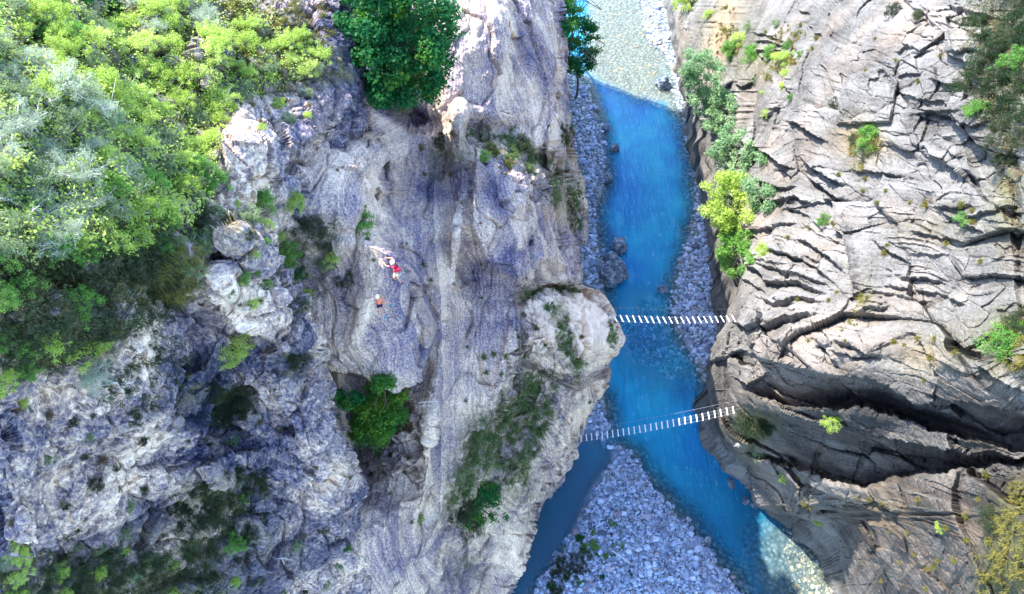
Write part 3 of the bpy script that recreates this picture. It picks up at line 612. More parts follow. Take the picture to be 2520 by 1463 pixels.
# ------------------------------------------------------------------ stones
def ico(seed, sub=1, rough=.25, flat=(1, 1, .7)):
    g = (1 + 5 ** .5) / 2
    V = [(-1, g, 0), (1, g, 0), (-1, -g, 0), (1, -g, 0), (0, -1, g), (0, 1, g), (0, -1, -g), (0, 1, -g), (g, 0, -1), (g, 0, 1), (-g, 0, -1), (-g, 0, 1)]
    F = [(0, 11, 5), (0, 5, 1), (0, 1, 7), (0, 7, 10), (0, 10, 11), (1, 5, 9), (5, 11, 4), (11, 10, 2), (10, 7, 6), (7, 1, 8), (3, 9, 4), (3, 4, 2), (3, 2, 6), (3, 6, 8), (3, 8, 9), (4, 9, 5), (2, 4, 11), (6, 2, 10), (8, 6, 7), (9, 8, 1)]
    V = [np.array(v, float) / np.linalg.norm(v) for v in V]
    for _ in range(sub):
        mid = {}; nf = []
        def m(a, b):
            k = (min(a, b), max(a, b))
            if k not in mid:
                x = V[a] + V[b]; V.append(x / np.linalg.norm(x)); mid[k] = len(V) - 1
            return mid[k]
        for a, b, c in F:
            x, y, z = m(a, b), m(b, c), m(c, a); nf += [(a, x, z), (b, y, x), (c, z, y), (x, y, z)]
        F = nf
    V = np.array(V)
    r = np.random.default_rng(seed)
    for _ in range(7):                                  # knock flat faces off
        n = r.normal(size=3); n /= np.linalg.norm(n); d = V @ n; k = r.uniform(.5, .85)
        V = V - np.clip(d - k, 0, 1)[:, None] * n
    V = V * (1 + rough * noise3(V * 1.4 + seed * 3.1))[:, None] * np.array(flat)
    return V, np.array(F)
def stone_mat(name, lo, hi, spot=(.10, .10, .11)):
    t = NT(name); oi = t.n('ShaderNodeObjectInfo').outputs['Random']; ge = t.n('ShaderNodeNewGeometry').outputs['Random Per Island']
    p = t.obj(); r = t.math('FRACT', t.math('ADD', oi, ge))
    c = t.mix(t.math('FRACT', t.math('MULTIPLY', r, 7.3)), lo, hi); c = t.mix(t.maprange(t.noise(t.pos(), 3.0, 5, .7), .45, .7, 0, .6), c, spot)
    c = t.mix(t.maprange(r, .90, .93, 0, .55), c, (.34, .22, .19)); c = t.mix(t.maprange(r, .12, .05, 0, .8), c, (.07, .08, .11))
    t.bump(t.noise(t.pos(), 6, 4, .7), .06)
    return t.out(c, .85)
M['stone'] = stone_mat('river stone', (.14, .19, .30), (.58, .66, .82))
M['stone_ochre'] = stone_mat('ochre river stone', (.34, .20, .08), (.62, .50, .34))
stone_meshes = [mk_mesh('river_stone', *ico(s, 2, .3, f), M['stone']) for s, f in ((1, (1, .8, .6)), (2, (1.1, .7, .6)), (3, (.9, .9, .7)), (4, (1.2, .8, .5)), (5, (1, 1, .6)), (6, (1, .65, .7)))]
base_ico = [ico(20 + s, 1, .3, (1, .85, .65)) for s in range(5)]
def scatter(poly, n, smin, smax, seed, pw=2.2):
    r = np.random.default_rng(seed); P = np.array(poly, float); out = []
    lo, hi = P.min(0), P.max(0)
    U = r.uniform(lo[0], hi[0], n * 4); V = r.uniform(lo[1], hi[1], n * 4)
    ok = sdf(poly, U, V) + 24 * noise3(np.stack([U / 30, V / 26, U * 0 + seed * .37], -1)) + 5 * noise3(np.stack([U / 7, V / 7, U * 0 + seed * .37], -1)) > 0; U, V = U[ok][:n], V[ok][:n]
    ok = DBUF[np.clip(V / 2, 0, BH - 1).astype(int), np.clip(U / 2, 0, BW - 1).astype(int)] > 1e8
    U, V = U[ok], V[ok]
    g = ground(U, V); z = bedz(g[:, 0], g[:, 1]); s = smin + (smax - smin) * r.random(len(U)) ** pw
    return np.stack([g[:, 0], g[:, 1], z], 1), s, r
def stones_stuff(name, poly, n, smin, smax, seed, mat, pw=2.2, zmin=-.6):
    P, s, r = scatter(poly, n, smin, smax, seed, pw)
    k = P[:, 2] > zmin; P, s = P[k], s[k]
    Vs, Fs = [], []; off = 0
    for i in range(len(P)):
        v, f = base_ico[i % 5]; a = r.uniform(0, 6.28); c, sn = math.cos(a), math.sin(a)
        Rm = np.array([[c, -sn, 0], [sn, c, 0], [0, 0, 1]])
        Vs.append((v * s[i] * r.uniform(.7, 1.25, 3)) @ Rm.T + P[i] + (0, 0, s[i] * .2)); Fs.append(f + off); off += len(v)
    return link(name, mk_mesh(name, np.concatenate(Vs), np.concatenate(Fs), mat, False))
BARS = [(1536, 1108), (1552, 1112), (1578, 1150), (1602, 1195), (1646, 1243), (1696, 1290), (1730, 1330), (1770, 1385), (1810, 1430), (1835, 1475), (1290, 1475), (1330, 1440), (1385, 1350), (1440, 1262), (1470, 1205), (1505, 1150)]
SRS = [(1570, -10), (1590, 50), (1605, 100), (1645, 135), (1660, 200), (1668, 260), (1694, 340), (1706, 400), (1716, 480), (1706, 540), (1688, 600), (1672, 640), (1664, 690), (1660, 740), (1668, 800), (1694, 850), (1724, 900), (1742, 950), (1780, 900), (1840, 700), (1800, 400), (1720, 200), (1640, -10)]
SLS = [(1415, 190), (1440, 215), (1458, 260), (1482, 320), (1488, 380), (1495, 440), (1476, 480), (1472, 540), (1476, 610), (1474, 690), (1490, 740), (1420, 740), (1430, 560), (1410, 400)]
tag(stones_stuff('gravel', BARS, 9000, .06, .26, 31, M['stone']), 'pale river gravel covering the wedge shaped bar', kind='stuff')
tag(stones_stuff('gravel', SRS, 4200, .14, .42, 32, M['stone']), 'pale gravel strip along the foot of the right cliff', kind='stuff')
tag(stones_stuff('gravel', SLS + [(1300, 600)], 1500, .14, .42, 33, M['stone']), 'blue grey gravel strip along the foot of the left cliff', kind='stuff')
tag(stones_stuff('gravel', [(1470, 960), (1490, 1000), (1494, 1050), (1500, 1075), (1530, 1108), (1500, 1100), (1440, 1060)], 260, .12, .4, 34, M['stone']), 'thin line of gravel at the water edge under the lower footbridge', kind='stuff')
tag(stones_stuff('gravel', [(1930, 1290), (2030, 1300), (2052, 1340), (2085, 1470), (1960, 1470), (1940, 1380)], 420, .08, .30, 35, M['stone_ochre'], zmin=-1), 'ochre gravel in the sunlit shallows at the lower right bend', kind='stuff')
tag(stones_stuff('gravel', [(1540, 730), (1660, 720), (1700, 850), (1735, 940), (1680, 930), (1560, 880), (1530, 800)], 420, .12, .34, 36, M['stone'], zmin=-2), 'submerged pale stones in the shallow riffle under the upper footbridge', kind='stuff')
tag(stones_stuff('gravel', [(1450, 0), (1570, 0), (1650, 150), (1660, 260), (1560, 240), (1470, 160)], 160, .12, .4, 37, M['stone_ochre'], zmin=-2), 'pale stones on the bed of the sunlit upstream shallows', kind='stuff')
def stones_each(poly, n, smin, smax, seed, label, group, pw=1.6):
    P, s, r = scatter(poly, n, smin, smax, seed, pw)
    for i in range(len(P)):
        o = link('river_stone', stone_meshes[i % 6], None, P[i] + (0, 0, s[i] * .22)); o.scale = (s[i],) * 3
        o.rotation_euler = (r.uniform(-.3, .3), r.uniform(-.3, .3), r.uniform(0, 6.28)); tag(o, label, 'stone', group)
stones_each(BARS, 150, .22, .52, 41, 'large pale rounded stone lying among the gravel of the wedge shaped bar', 'larger stones on the gravel bar')
stones_each(SRS, 80, .34, .75, 42, 'large pale stone lying on the gravel strip below the right cliff', 'larger stones along the right bank')
stones_each(SLS, 42, .3, .8, 43, 'large blue grey stone lying on the gravel strip below the left cliff', 'larger stones along the left bank')
t = NT('boulder rock'); p = t.pos(); n = t.math('ADD', t.math('MULTIPLY', t.noise(p, 1.6, 6, .7), .6), t.math('MULTIPLY', t.noise(p, 9, 3, .8), .4)); t.bump(n, .2); M['boulder'] = t.out(t.ramp(t.maprange(n, .36, .64), [(0, (.03, .05, .07)), (.45, (.10, .13, .17)), (.75, (.30, .34, .40)), (1, (.62, .66, .72))]), .85)
def boulder(u, v, w, h, label, seed, z=None, tilt=0):
    g = ground(u, v, 0.3); D = np.linalg.norm(g - CAMP); sx = w * D / FPX / 2; sy = h * D / FPX / 2 / .85
    bv, bf = ico(seed, 4, .3, (1, 1, .8)); bv = bv * (1 + .25 * facets(bv * 1.3 + seed, seed, .35, .5) + .06 * fbm(bv * 5, 3))[:, None]
    me = mk_mesh('boulder', bv, bf, M['boulder']); o = link('boulder', me, None, (g[0], g[1], .25 if z is None else z))
    o.scale = (sx * 1.1, sy * 1.1, min(sx, sy) * 1.2); o.rotation_euler = (0, 0, tilt); return tag(o, label, 'boulder')
boulder(1508, 668, 74, 66, 'huge dark grey boulder at the left bank below a smaller pale one', 53, .35, .5)
boulder(1524, 608, 36, 40, 'large pale angular boulder touching the upper side of the huge dark one', 57, .6, -.3)
boulder(1514, 365, 24, 18, 'grey slab boulder standing alone in the upper blue water', 53, .2)
boulder(1492, 315, 18, 18, 'dark mossy boulder at the left shore beside the upper pool', 54, .3)
boulder(1496, 440, 20, 34, 'tall pale boulder on the tip of the left gravel spit', 55, .4)
boulder(1630, 205, 36, 34, 'bright white sunlit boulder at the upstream right shore', 56, .4)
boulder(1632, 712, 26, 18, 'pale boulder in the river just above the upper footbridge', 57, .2)
boulder(1741, 1330, 18, 14, 'square white boulder at the water edge of the gravel bar', 58, .25)
boulder(1801, 1162, 16, 24, 'upper lobe of the pale rock standing in dark water below the right cliff', 59, .15)
boulder(1801, 1190, 14, 22, 'lower lobe of the pale rock standing in dark water below the right cliff', 60, .15)
boulder(1836, 1232, 16, 14, 'small pale boulder at the waterline of the right cliff corner', 61, .2)
boulder(1857, 1245, 20, 12, 'small pale boulder beneath the right cliff corner beside the sunlit shallows', 62, .2)

# ------------------------------------------------------------------ foliage
def leaf_mat(name, a, b, c=None, trans=.55, rough=.6):
    t = NT(name); r = t.n('ShaderNodeNewGeometry').outputs['Random Per Island']; n = t.noise(t.pos(), .9, 3)
    n = t.maprange(t.noise(t.pos(), .45, 3), .34, .66); f = t.math('ADD', t.math('MULTIPLY', r, .45), t.math('MULTIPLY', n, .55))
    st = [(0, a), (.6, b), (1, c or b)]
    col = t.ramp(f, st); t.put(t.b.inputs['Base Color'], col); t.b.inputs['Roughness'].default_value = rough
    tl = t.n('ShaderNodeBsdfTranslucent'); t.l(col, tl.inputs[0]); mx = t.n('ShaderNodeMixShader'); mx.inputs[0].default_value = trans
    t.l(t.b.outputs[0], mx.inputs[1]); t.l(tl.outputs[0], mx.inputs[2]); t.l(mx.outputs[0], t.t.nodes['Material Output'].inputs[0])
    return t.m
LM = {'bright': leaf_mat('bright leaves', (.28, .42, .07), (.48, .62, .12), (.72, .80, .30)),
      'green': leaf_mat('green leaves', (.08, .22, .04), (.18, .38, .07), (.34, .52, .13)),
      'deep': leaf_mat('deep green leaves', (.008, .09, .035), (.02, .17, .04), (.16, .28, .012)),
      'mixed': leaf_mat('yellowing green leaves', (.02, .12, .03), (.10, .26, .03), (.36, .38, .02)),
      'feather': leaf_mat('pale riverside leaves', (.16, .30, .14), (.30, .46, .22), (.48, .62, .34)),
      'olive': leaf_mat('olive leaves', (.14, .22, .08), (.26, .34, .16), (.40, .46, .28)),
      'pale': leaf_mat('pale pine needles', (.26, .34, .20), (.42, .50, .34), (.62, .66, .52)),
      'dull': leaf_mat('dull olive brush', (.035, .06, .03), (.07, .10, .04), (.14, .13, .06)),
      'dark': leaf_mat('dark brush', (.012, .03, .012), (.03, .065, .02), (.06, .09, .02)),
      'grass': leaf_mat('green grass blades', (.05, .09, .03), (.11, .17, .05), (.20, .22, .08), .3),
      'gold': leaf_mat('golden grass blades', (.10, .12, .02), (.20, .18, .04), (.32, .22, .05), .3),
      'dry': leaf_mat('dry grass blades', (.12, .09, .05), (.22, .17, .09), (.34, .27, .15), .3)}
M['twig'] = plain('pale twig bark', (.62, .57, .53), .8)
M['bark'] = plain('grey bark', (.11, .09, .08), .9)
def tube(a, b, ra, rb, n=5, bend=0.0, seg=3, r=None):
    a, b = np.array(a, float), np.array(b, float); d = b - a; L = np.linalg.norm(d) + 1e-9; d = d / L
    x = np.cross(d, [0.3, 0.5, 0.8]); x /= np.linalg.norm(x) + 1e-9; y = np.cross(d, x)
    off = (r.normal(size=3) if r is not None else x) * bend * L
    V = []
    for k in range(seg + 1):
        t_ = k / seg; c = a + (b - a) * t_ + off * math.sin(math.pi * t_); rr = ra + (rb - ra) * t_
        for j in range(n):
            q = 6.2832 * j / n; V.append(c + rr * (math.cos(q) * x + math.sin(q) * y))
    F = [(k * n + j, k * n + (j + 1) % n, (k + 1) * n + (j + 1) % n, (k + 1) * n + j) for k in range(seg) for j in range(n)]
    return np.array(V), np.array(F)
def join(parts):
    V, F, o = [], [], 0
    for v, f in parts: V.append(v); F.append(f + o); o += len(v)
    return np.concatenate(V), np.concatenate(F)
def quads_at(C, size, r, nrm=None, asp=.62):
    n = len(C); a = r.normal(size=(n, 3))
    if nrm is not None: a = a * .7 + nrm
    a /= np.linalg.norm(a, axis=1, keepdims=True); b = np.cross(a, r.normal(size=(n, 3))); b /= np.linalg.norm(b, axis=1, keepdims=True); c = np.cross(a, b)
    s = (size * r.uniform(.6, 1.35, n))[:, None]
    V = np.stack([C - b * s, C - c * s * asp + a * s * .15, C + b * s, C + c * s * asp + a * s * .15], 1).reshape(-1, 3)
    return V, np.arange(n * 4).reshape(n, 4)
def clump_leaves(clumps, n, size, seed, asp=.62, up=.5):
    r = np.random.default_rng(seed); cl = np.array([(*c, q) for c, q in clumps]); w = cl[:, 3] ** 2; w /= w.sum()
    k = r.choice(len(cl), n, p=w); d = r.normal(size=(n, 3)); d /= np.linalg.norm(d, axis=1, keepdims=True); d[:, 2] = d[:, 2] * .8
    rad = cl[k, 3] * (r.random(n) ** .45) * r.uniform(.75, 1.15, n)
    C = cl[k, :3] + d * rad[:, None]
    return quads_at(C, size, r, d + np.array([0, 0, up]), asp)
def shrub_proto(kind, seed):
    r = np.random.default_rng(seed); br = []; cl = []
    nb = 13
    for i in range(nb):
        th = 6.283 * i / nb + r.uniform(-.3, .3); el = r.uniform(.25, 1.35); L = r.uniform(.65, 1.05)
        e = np.array([math.cos(th) * math.cos(el), math.sin(th) * math.cos(el), math.sin(el) * .85]) * L
        br.append(tube((0, 0, -.1), e, .034 if kind != 'pale' else .045, .009, 4, .07, 3, r)); cl.append((e * .92, r.uniform(.20, .34)))
        for _ in range(2 if kind != 'pale' else 5):
            m_ = e * r.uniform(.45, .8); e2 = m_ + r.normal(size=3) * .22 + (0, 0, .08)
            br.append(tube(m_, e2, .014 if kind != 'pale' else .022, .006, 3, .08, 2, r)); cl.append((e2, r.uniform(.12, .22)))
    if kind == 'pale': V, F = clump_leaves(cl, 3600, .050, seed, .16, .2)
    elif kind in ('dull', 'dark'): V, F = clump_leaves(cl, 3200, .045, seed, .3, .3)
    else: V, F = clump_leaves(cl, 3200, .042, seed, .5)
    return mk_mesh('foliage', V, F, LM[kind]), mk_mesh('branches', *join(br), M['twig'] if kind in ('pale', 'bright', 'olive') else M['bark'])
SP = {k: [shrub_proto(k, 100 + 10 * i + j) for j in range(3)] for i, k in enumerate(('bright', 'green', 'olive', 'pale', 'dull', 'dark', 'deep'))}
def lean(n):
    d = Vector(n) * .55 + Vector((0, 0, 1)); return d.to_track_quat('Z', 'Y')
def shrub(u, v, rpx, kind, label, group=None, seed=0, sink=.08, cat='shrub'):
    P, n, D = hit(u, v); rr = rpx * D / FPX; j = seed % 3
    nm = 'plant' if 'plant' in label else ('bush' if ('bush' in label or 'brush' in label) else 'shrub'); cat = nm
    e = link(nm, None, None, P - n * rr * sink); e.scale = (rr, rr, rr * random.uniform(.8, 1.1))
    e.rotation_mode = 'QUATERNION'; from mathutils import Quaternion
    e.rotation_quaternion = lean(n) @ Quaternion((0, 0, 1), random.uniform(0, 6.28))
    f, b = SP[kind][j]
    link('foliage', f, e); link('branches', b, e)
    return tag(e, label, cat, group)
def fill(poly, n, rmin, rmax, kinds, label, group, seed, mind=.55):
    r = np.random.default_rng(seed); P = np.array(poly, float); got = []
    for _ in range(n * 30):
        u, v = r.uniform(P[:, 0].min(), P[:, 0].max()), r.uniform(P[:, 1].min(), P[:, 1].max())
        if sdf(poly, np.array(u), np.array(v)) < 0: continue
        q = r.uniform(rmin, rmax)
        if any((u - a) ** 2 + (v - b) ** 2 < (mind * (q + c)) ** 2 for a, b, c in got): continue
        got.append((u, v, q)); kd = kinds[int(r.integers(len(kinds)))]
        shrub(u, v, q, kd, label, group, int(r.integers(9)))
        if len(got) >= n: break
G1 = 'leafy shrubs of the upper left slope'
fill([(120, 60), (300, 120), (520, 90), (560, 200), (540, 300), (530, 420), (400, 400), (250, 330), (120, 230)], 38, 30, 58, ['bright', 'bright', 'bright', 'olive'], 'bright yellow green leafy shrub in the sunlit thicket of the upper left slope', G1, 1)
fill([(540, 60), (640, 60), (700, 90), (740, 60), (820, 140), (760, 180), (660, 180), (600, 240), (560, 200)], 16, 22, 42, ['bright', 'bright', 'olive'], 'bright yellow green shrub among the sunlit white rocks on top of the left cliff', 'bright shrubs among the white rocks', 2)
fill([(-40, 110), (120, 160), (240, 250), (320, 360), (330, 470), (230, 560), (110, 620), (-40, 640)], 40, 40, 72, ['pale', 'pale', 'pale', 'olive'], 'pale grey green pine scrub with bare white twigs at the left edge', 'pale pine scrub at the left edge', 3)
fill([(250, 300), (420, 380), (540, 400), (540, 500), (420, 540), (300, 620), (200, 620), (260, 500)], 24, 32, 52, ['bright', 'bright', 'olive', 'green'], 'mid green leafy shrub on the lower sunlit edge of the thicket', 'mid green shrubs on the thicket edge', 4)
fill([(-40, -20), (330, -20), (350, 60), (240, 110), (100, 90), (-40, 120)], 20, 30, 52, ['green', 'deep', 'bright', 'olive'], 'green shrub at the shaded top left corner of the slope', 'green shrubs of the top left corner', 5)
fill([(330, -20), (520, -20), (520, 60), (350, 90)], 9, 26, 46, ['bright', 'bright', 'pale'], 'light green shrub beside the white crag at the top of the slope', 'light green shrubs beside the white crag', 6)
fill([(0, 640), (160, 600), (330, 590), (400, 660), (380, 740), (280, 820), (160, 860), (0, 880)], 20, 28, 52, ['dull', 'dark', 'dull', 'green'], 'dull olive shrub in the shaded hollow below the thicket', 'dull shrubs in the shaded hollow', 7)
fill([(400, 540), (500, 520), (520, 620), (470, 700), (400, 740), (370, 640)], 10, 24, 40, ['dull', 'olive', 'green'], 'small olive shrub on the broken rock right of the shaded hollow', 'olive shrubs right of the hollow', 8)
fill([(0, 700), (60, 720), (90, 800), (60, 1010), (0, 1020)], 8, 24, 38, ['bright', 'bright', 'green'], 'bright green shrub at the left edge beside the shaded hollow', 'bright shrubs at the left edge', 9)
fill([(0, 1345), (70, 1340), (120, 1400), (90, 1470), (0, 1470)], 7, 22, 36, ['bright', 'bright', 'olive'], 'bright green shrub in the bottom left corner', 'bright shrubs in the bottom left corner', 10)
fill([(100, 1380), (240, 1350), (420, 1370), (520, 1420), (520, 1470), (100, 1470)], 16, 16, 28, ['olive', 'dull', 'bright', 'dull'], 'small mixed green shrub along the bottom edge left of the purple rock', 'small shrubs along the bottom edge', 11)
fill([(440, 1200), (520, 1180), (640, 1150), (660, 1190), (600, 1260), (620, 1330), (560, 1350), (500, 1320), (430, 1260)], 13, 20, 34, ['dull', 'dark', 'dull', 'green'], 'low dark olive bush in the gully of the lower left rock face', 'dark bushes in the lower left gully', 12)
fill([(2380, -20), (2540, -20), (2540, 60), (2500, 120), (2400, 90)], 8, 24, 44, ['dark', 'dark', 'dull'], 'dark evergreen bush in the top right corner', 'dark bushes of the top right corner', 13)
fill([(2390, 180), (2440, 100), (2520, 80), (2530, 200), (2470, 290), (2390, 300), (2360, 230)], 15, 26, 46, ['dark', 'green', 'dark', 'dark'], 'dark green bush in the thick clump on the upper right cliff', 'dark bushes of the upper right clump', 14)
fill([(2440, 300), (2520, 290), (2520, 420), (2450, 400)], 7, 18, 34, ['dark', 'dull', 'dull'], 'small dark bush below the thick clump on the upper right cliff', 'small dark bushes under the clump', 15)
def S(u, v, r, kind, label, **k): return shrub(u, v, r * 1.25, kind, label, None, (u + v) % 3, **k)
S(585, 868, 42, 'bright', 'vivid yellow green shrub hanging above the dark brush on the lower left face')
S(560, 912, 34, 'bright', 'vivid green shrub growing directly below the vivid yellow green one')
S(552, 985, 46, 'dull', 'wide dark brush patch under the two vivid green shrubs'); S(600, 975, 34, 'dull', 'dark brush to the right of the wide patch below the vivid shrubs')
S(235, 845, 44, 'bright', 'large vivid green shrub in the dark hollow at the left'); S(180, 872, 40, 'bright', 'vivid green shrub touching the large one on its left side')
S(130, 850, 34, 'bright', 'smaller vivid shrub at the left end of the row in the dark hollow'); S(230, 930, 38, 'pale', 'pale twiggy bush at the lower rim of the dark hollow')
S(718, 510, 30, 'bright', 'lime yellow shrub leaning out above the shaded cleft', sink=-.4); S(640, 500, 36, 'green', 'thin green shrub beside the lime yellow one')
S(612, 540, 34, 'olive', 'pale olive shrub at the head of the shaded cleft'); S(505, 598, 34, 'olive', 'grey green bush on top of the lower left ridge')
S(558, 592, 30, 'pale', 'silvery bush on top of the lower left ridge'); S(885, 548, 36, 'green', 'rounded green bush above the upper climber')
S(785, 562, 42, 'dull', 'rounded brownish bush in the shaded cleft'); S(735, 560, 26, 'dull', 'small brownish bush left of the rounded one in the cleft')
S(705, 628, 36, 'green', 'leafy green bush in the shaded cleft left of the climbers'); S(722, 680, 34, 'deep', 'deep green bush lower in the shaded cleft')
S(700, 660, 30, 'green', 'green bush at the left wall of the shaded cleft'); S(820, 640, 20, 'bright', 'small bright shrub left of the upper climber')
S(760, 725, 15, 'bright', 'tiny bright shrub at the foot of the cleft'); S(795, 600, 24, 'dull', 'dull bush between the cleft and the climbers')
S(845, 690, 26, 'dull', 'dull bush on the rock left of the lower climber'); S(800, 655, 22, 'olive', 'olive bush just left of the climbers buttress'); S(740, 760, 26, 'dull', 'dull brush at the lower end of the cleft')
S(725, 890, 28, 'dull', 'dull olive bush on the ridge below the cleft'); S(1170, 1240, 58, 'deep', 'large dark green bush low on the main left wall')
S(1130, 1265, 42, 'dull', 'dark olive bush left of the large dark green one'); S(1195, 1205, 36, 'deep', 'dark green bush above the large one on the main left wall')
S(1160, 1300, 34, 'dull', 'dark bush at the lower end of the large green one'); S(1030, 1276, 13, 'green', 'tiny green sprig on the pale rib of the lower wall')
S(855, 1350, 12, 'deep', 'tiny dark green sprig low on the near rock'); S(2045, 1040, 22, 'bright', 'vivid green shrub on the sunlit ledge under the right overhang'); S(2062, 1036, 14, 'bright', 'smaller vivid shrub on the same ledge, right of the first')
S(1845, 1045, 46, 'dull', 'wide dark green brush where the lower footbridge lands'); S(1880, 1055, 34, 'dull', 'dark brush right of the wide one at the bridge landing'); S(1870, 1118, 18, 'olive', 'pale green bush in the crack below the bridge landing')
S(2140, 345, 34, 'green', 'yellow green bush under the stepped slabs'); S(2105, 350, 24, 'dull', 'brownish bush beside the yellow green one under the slabs'); S(2125, 375, 22, 'olive', 'grey green bush below the yellow green one')
S(1855, 140, 24, 'green', 'round green bush on the upper right bank'); S(1893, 135, 22, 'green', 'green bush right of the round one on the upper bank'); S(1925, 150, 22, 'bright', 'bright yellow bush at the head of the upper right slab')
S(1800, 130, 26, 'green', 'green bush above the riverside trees'); S(1820, 105, 20, 'bright', 'bright bush beside the orange earth scar'); S(1690, 10, 30, 'bright', 'bright bush at the very top of the right bank')
S(2055, 260, 18, 'dull', 'dark bush in the notch left of the stepped slabs'); S(2025, 545, 15, 'green', 'small green bush on a pale slab ledge'); S(2260, 45, 18, 'dull', 'dark bush on the broken rock near the top of the right cliff')
S(2200, 30, 20, 'dark', 'dark juniper at the top of the right cliff'); S(2370, 545, 18, 'green', 'small green bush on the grassy ledge of the right cliff'); S(2440, 1280, 30, 'dull', 'dark bush on the lower right slope'); S(2480, 850, 46, 'gold' if 'gold' in SP else 'green', 'large yellow green bush at the right edge'); S(2500, 800, 30, 'dull', 'dull bush above the large yellow green one at the right edge')
S(2310, 1300, 12, 'bright', 'tiny bright bush on the grey lower right slope'); S(1930, 1180, 12, 'bright', 'small bright bush in the crack of the lower right ledge'); S(2010, 1285, 12, 'bright', 'small bright bush above the white rim of the shallows')
S(1880, 620, 20, 'bright', 'bright green bush between the willow and the right cliff'); S(1190, 370 + 20, 18, 'green', 'small green bush on the left ledge')
S(1275, 370, 34, 'dull', 'dull green bush in the middle of the grassy ledge'); S(1090, 355, 22, 'dull', 'brownish bush on the hanging rock left of the ledge')

G2 = 'low bushes on the gravel bar'
fill([(1395, 1340), (1440, 1300), (1470, 1330), (1460, 1400), (1420, 1440), (1370, 1463), (1340, 1463)], 14, 11, 24, ['dull', 'green', 'dull', 'deep'], 'low dark green bush on the shaded left side of the gravel bar', G2, 16, .5)
fill([(1440, 1240), (1480, 1240), (1560, 1330), (1560, 1440), (1480, 1450), (1450, 1330)], 12, 7, 13, ['green', 'dull', 'deep'], 'small green plant between the stones of the gravel bar', 'small plants on the gravel bar', 17, .5)
fill([(60, 980), (420, 900), (700, 960), (780, 1150), (850, 1300), (840, 1460), (560, 1460), (60, 1330)], 42, 8, 20, ['dull', 'dull', 'olive', 'dark'], 'small dull bush scattered on the lower left rock face', 'small bushes scattered on the lower left face', 18, 1.2)
fill([(400, 560), (620, 470), (660, 560), (760, 620), (700, 840), (620, 760), (520, 700), (420, 760)], 22, 12, 26, ['olive', 'dull', 'green', 'bright'], 'mixed green bush on the broken ridge left of the shaded cleft', 'bushes on the ridge left of the cleft', 19, .9)
fill([(560, 180), (830, 150), (840, 260), (700, 330), (560, 300)], 13, 14, 26, ['bright', 'olive', 'bright'], 'light green tuft like shrub on the upper rocks below the cliff rim', 'light shrubs below the cliff rim', 20, .9)
fill([(1740, 40), (1960, 60), (1980, 200), (1900, 330), (1850, 200), (1760, 130)], 14, 9, 18, ['green', 'bright', 'olive'], 'small green shrub on the upper right bank slope', 'small shrubs of the upper right slope', 21, 1.1)
fill([(120, 1330), (440, 1340), (640, 1380), (660, 1470), (100, 1470)], 16, 14, 24, ['bright', 'olive', 'dull'], 'yellow green leafy shrub on the bottom edge of the lower left face', 'yellow green shrubs of the bottom edge', 22, .9)
# ---- grown trees
def pwz(u, v, D): return unproj(float(u), float(v), D)
def crown_tree(poly, D0, thick, ncl, rcl, nleaf, lsize, kind, base, label, seed, name='tree', tk=.18, stray=.12):
    """base = (u, v, D) of the trunk foot; crown clumps fill the outline, each with its own distance"""
    r = np.random.default_rng(seed); P = np.array(poly, float); cl = []
    rpx = rcl * FPX / D0
    while len(cl) < ncl:
        u, v = r.uniform(P[:, 0].min(), P[:, 0].max()), r.uniform(P[:, 1].min(), P[:, 1].max()); s_ = float(sdf(poly, np.array(u), np.array(v)))
        if s_ < rpx * .3 and not (r.random() < stray and s_ > 0): continue
        cl.append((pwz(u, v, min(D0 + r.uniform(-thick, thick), hit(u, v)[2] - rcl * .5)), rcl * r.uniform(.55, 1.15)))
    foot = pwz(*base) if base[2] > 0 else ground(float(base[0]), float(base[1]))
    cen = np.mean([c for c, _ in cl], 0); top = max(cl, key=lambda c: c[0][2])[0]
    e = link(name, None, None, foot); E = np.array(foot)
    parts = [tube(foot - (0, 0, .4), foot + (cen - foot) * .55, tk, tk * .7, 7, .04, 5, r), tube(foot + (cen - foot) * .55, top * .4 + cen * .6, tk * .7, tk * .25, 6, .05, 4, r)]
    for c, q in cl[:26]:
        a = foot + (cen - foot) * r.uniform(.45, 1.0); parts.append(tube(a, c, tk * .3, tk * .08, 5, .07, 4, r))
    V, F = join(parts); link('trunk', mk_mesh('trunk', V - E, F, M['bark'], True), e)
    V, F = clump_leaves(cl, nleaf, lsize, seed + 1); link('crown', mk_mesh('crown', V - E, F, LM[kind]), e)
    return tag(e, label, 'tree')
crown_tree([(838, -70), (1090, -70), (1125, 0), (1112, 70), (1122, 128), (1085, 165), (1108, 215), (1085, 250), (1030, 268), (950, 262), (902, 236), (885, 180), (838, 125)], 47, 2.6, 120, .95, 26000, .13, 'deep', (1000, 262, 54), 'large dark green broadleaf tree filling the recess between the two left cliffs', 201, tk=.3)
crown_tree([(912, 918), (958, 925), (972, 958), (1004, 975), (1010, 1012), (992, 1050), (960, 1085), (905, 1105), (862, 1088), (848, 1035), (872, 990), (893, 980)], 45, 1.2, 60, .62, 11000, .085, 'mixed', (930, 1085, 48), 'dense green tree with yellowing leaves in the gully below the climbers', 202, tk=.12)
crown_tree([(815, 965), (850, 955), (885, 975), (880, 1000), (845, 1005), (818, 990)], 43, .5, 14, .42, 1800, .08, 'deep', (860, 1040, 47), 'small dark green tree left of the dense one in the gully', 203, tk=.06)
crown_tree([(1388, -20), (1420, 30), (1466, 50), (1476, 100), (1462, 165), (1430, 192), (1402, 175), (1386, 110)], 102, 2, 46, .95, 5200, .16, 'deep', (1415, 238, -1), 'slender dark tree leaning over the river from behind the left cliff', 204, tk=.22)
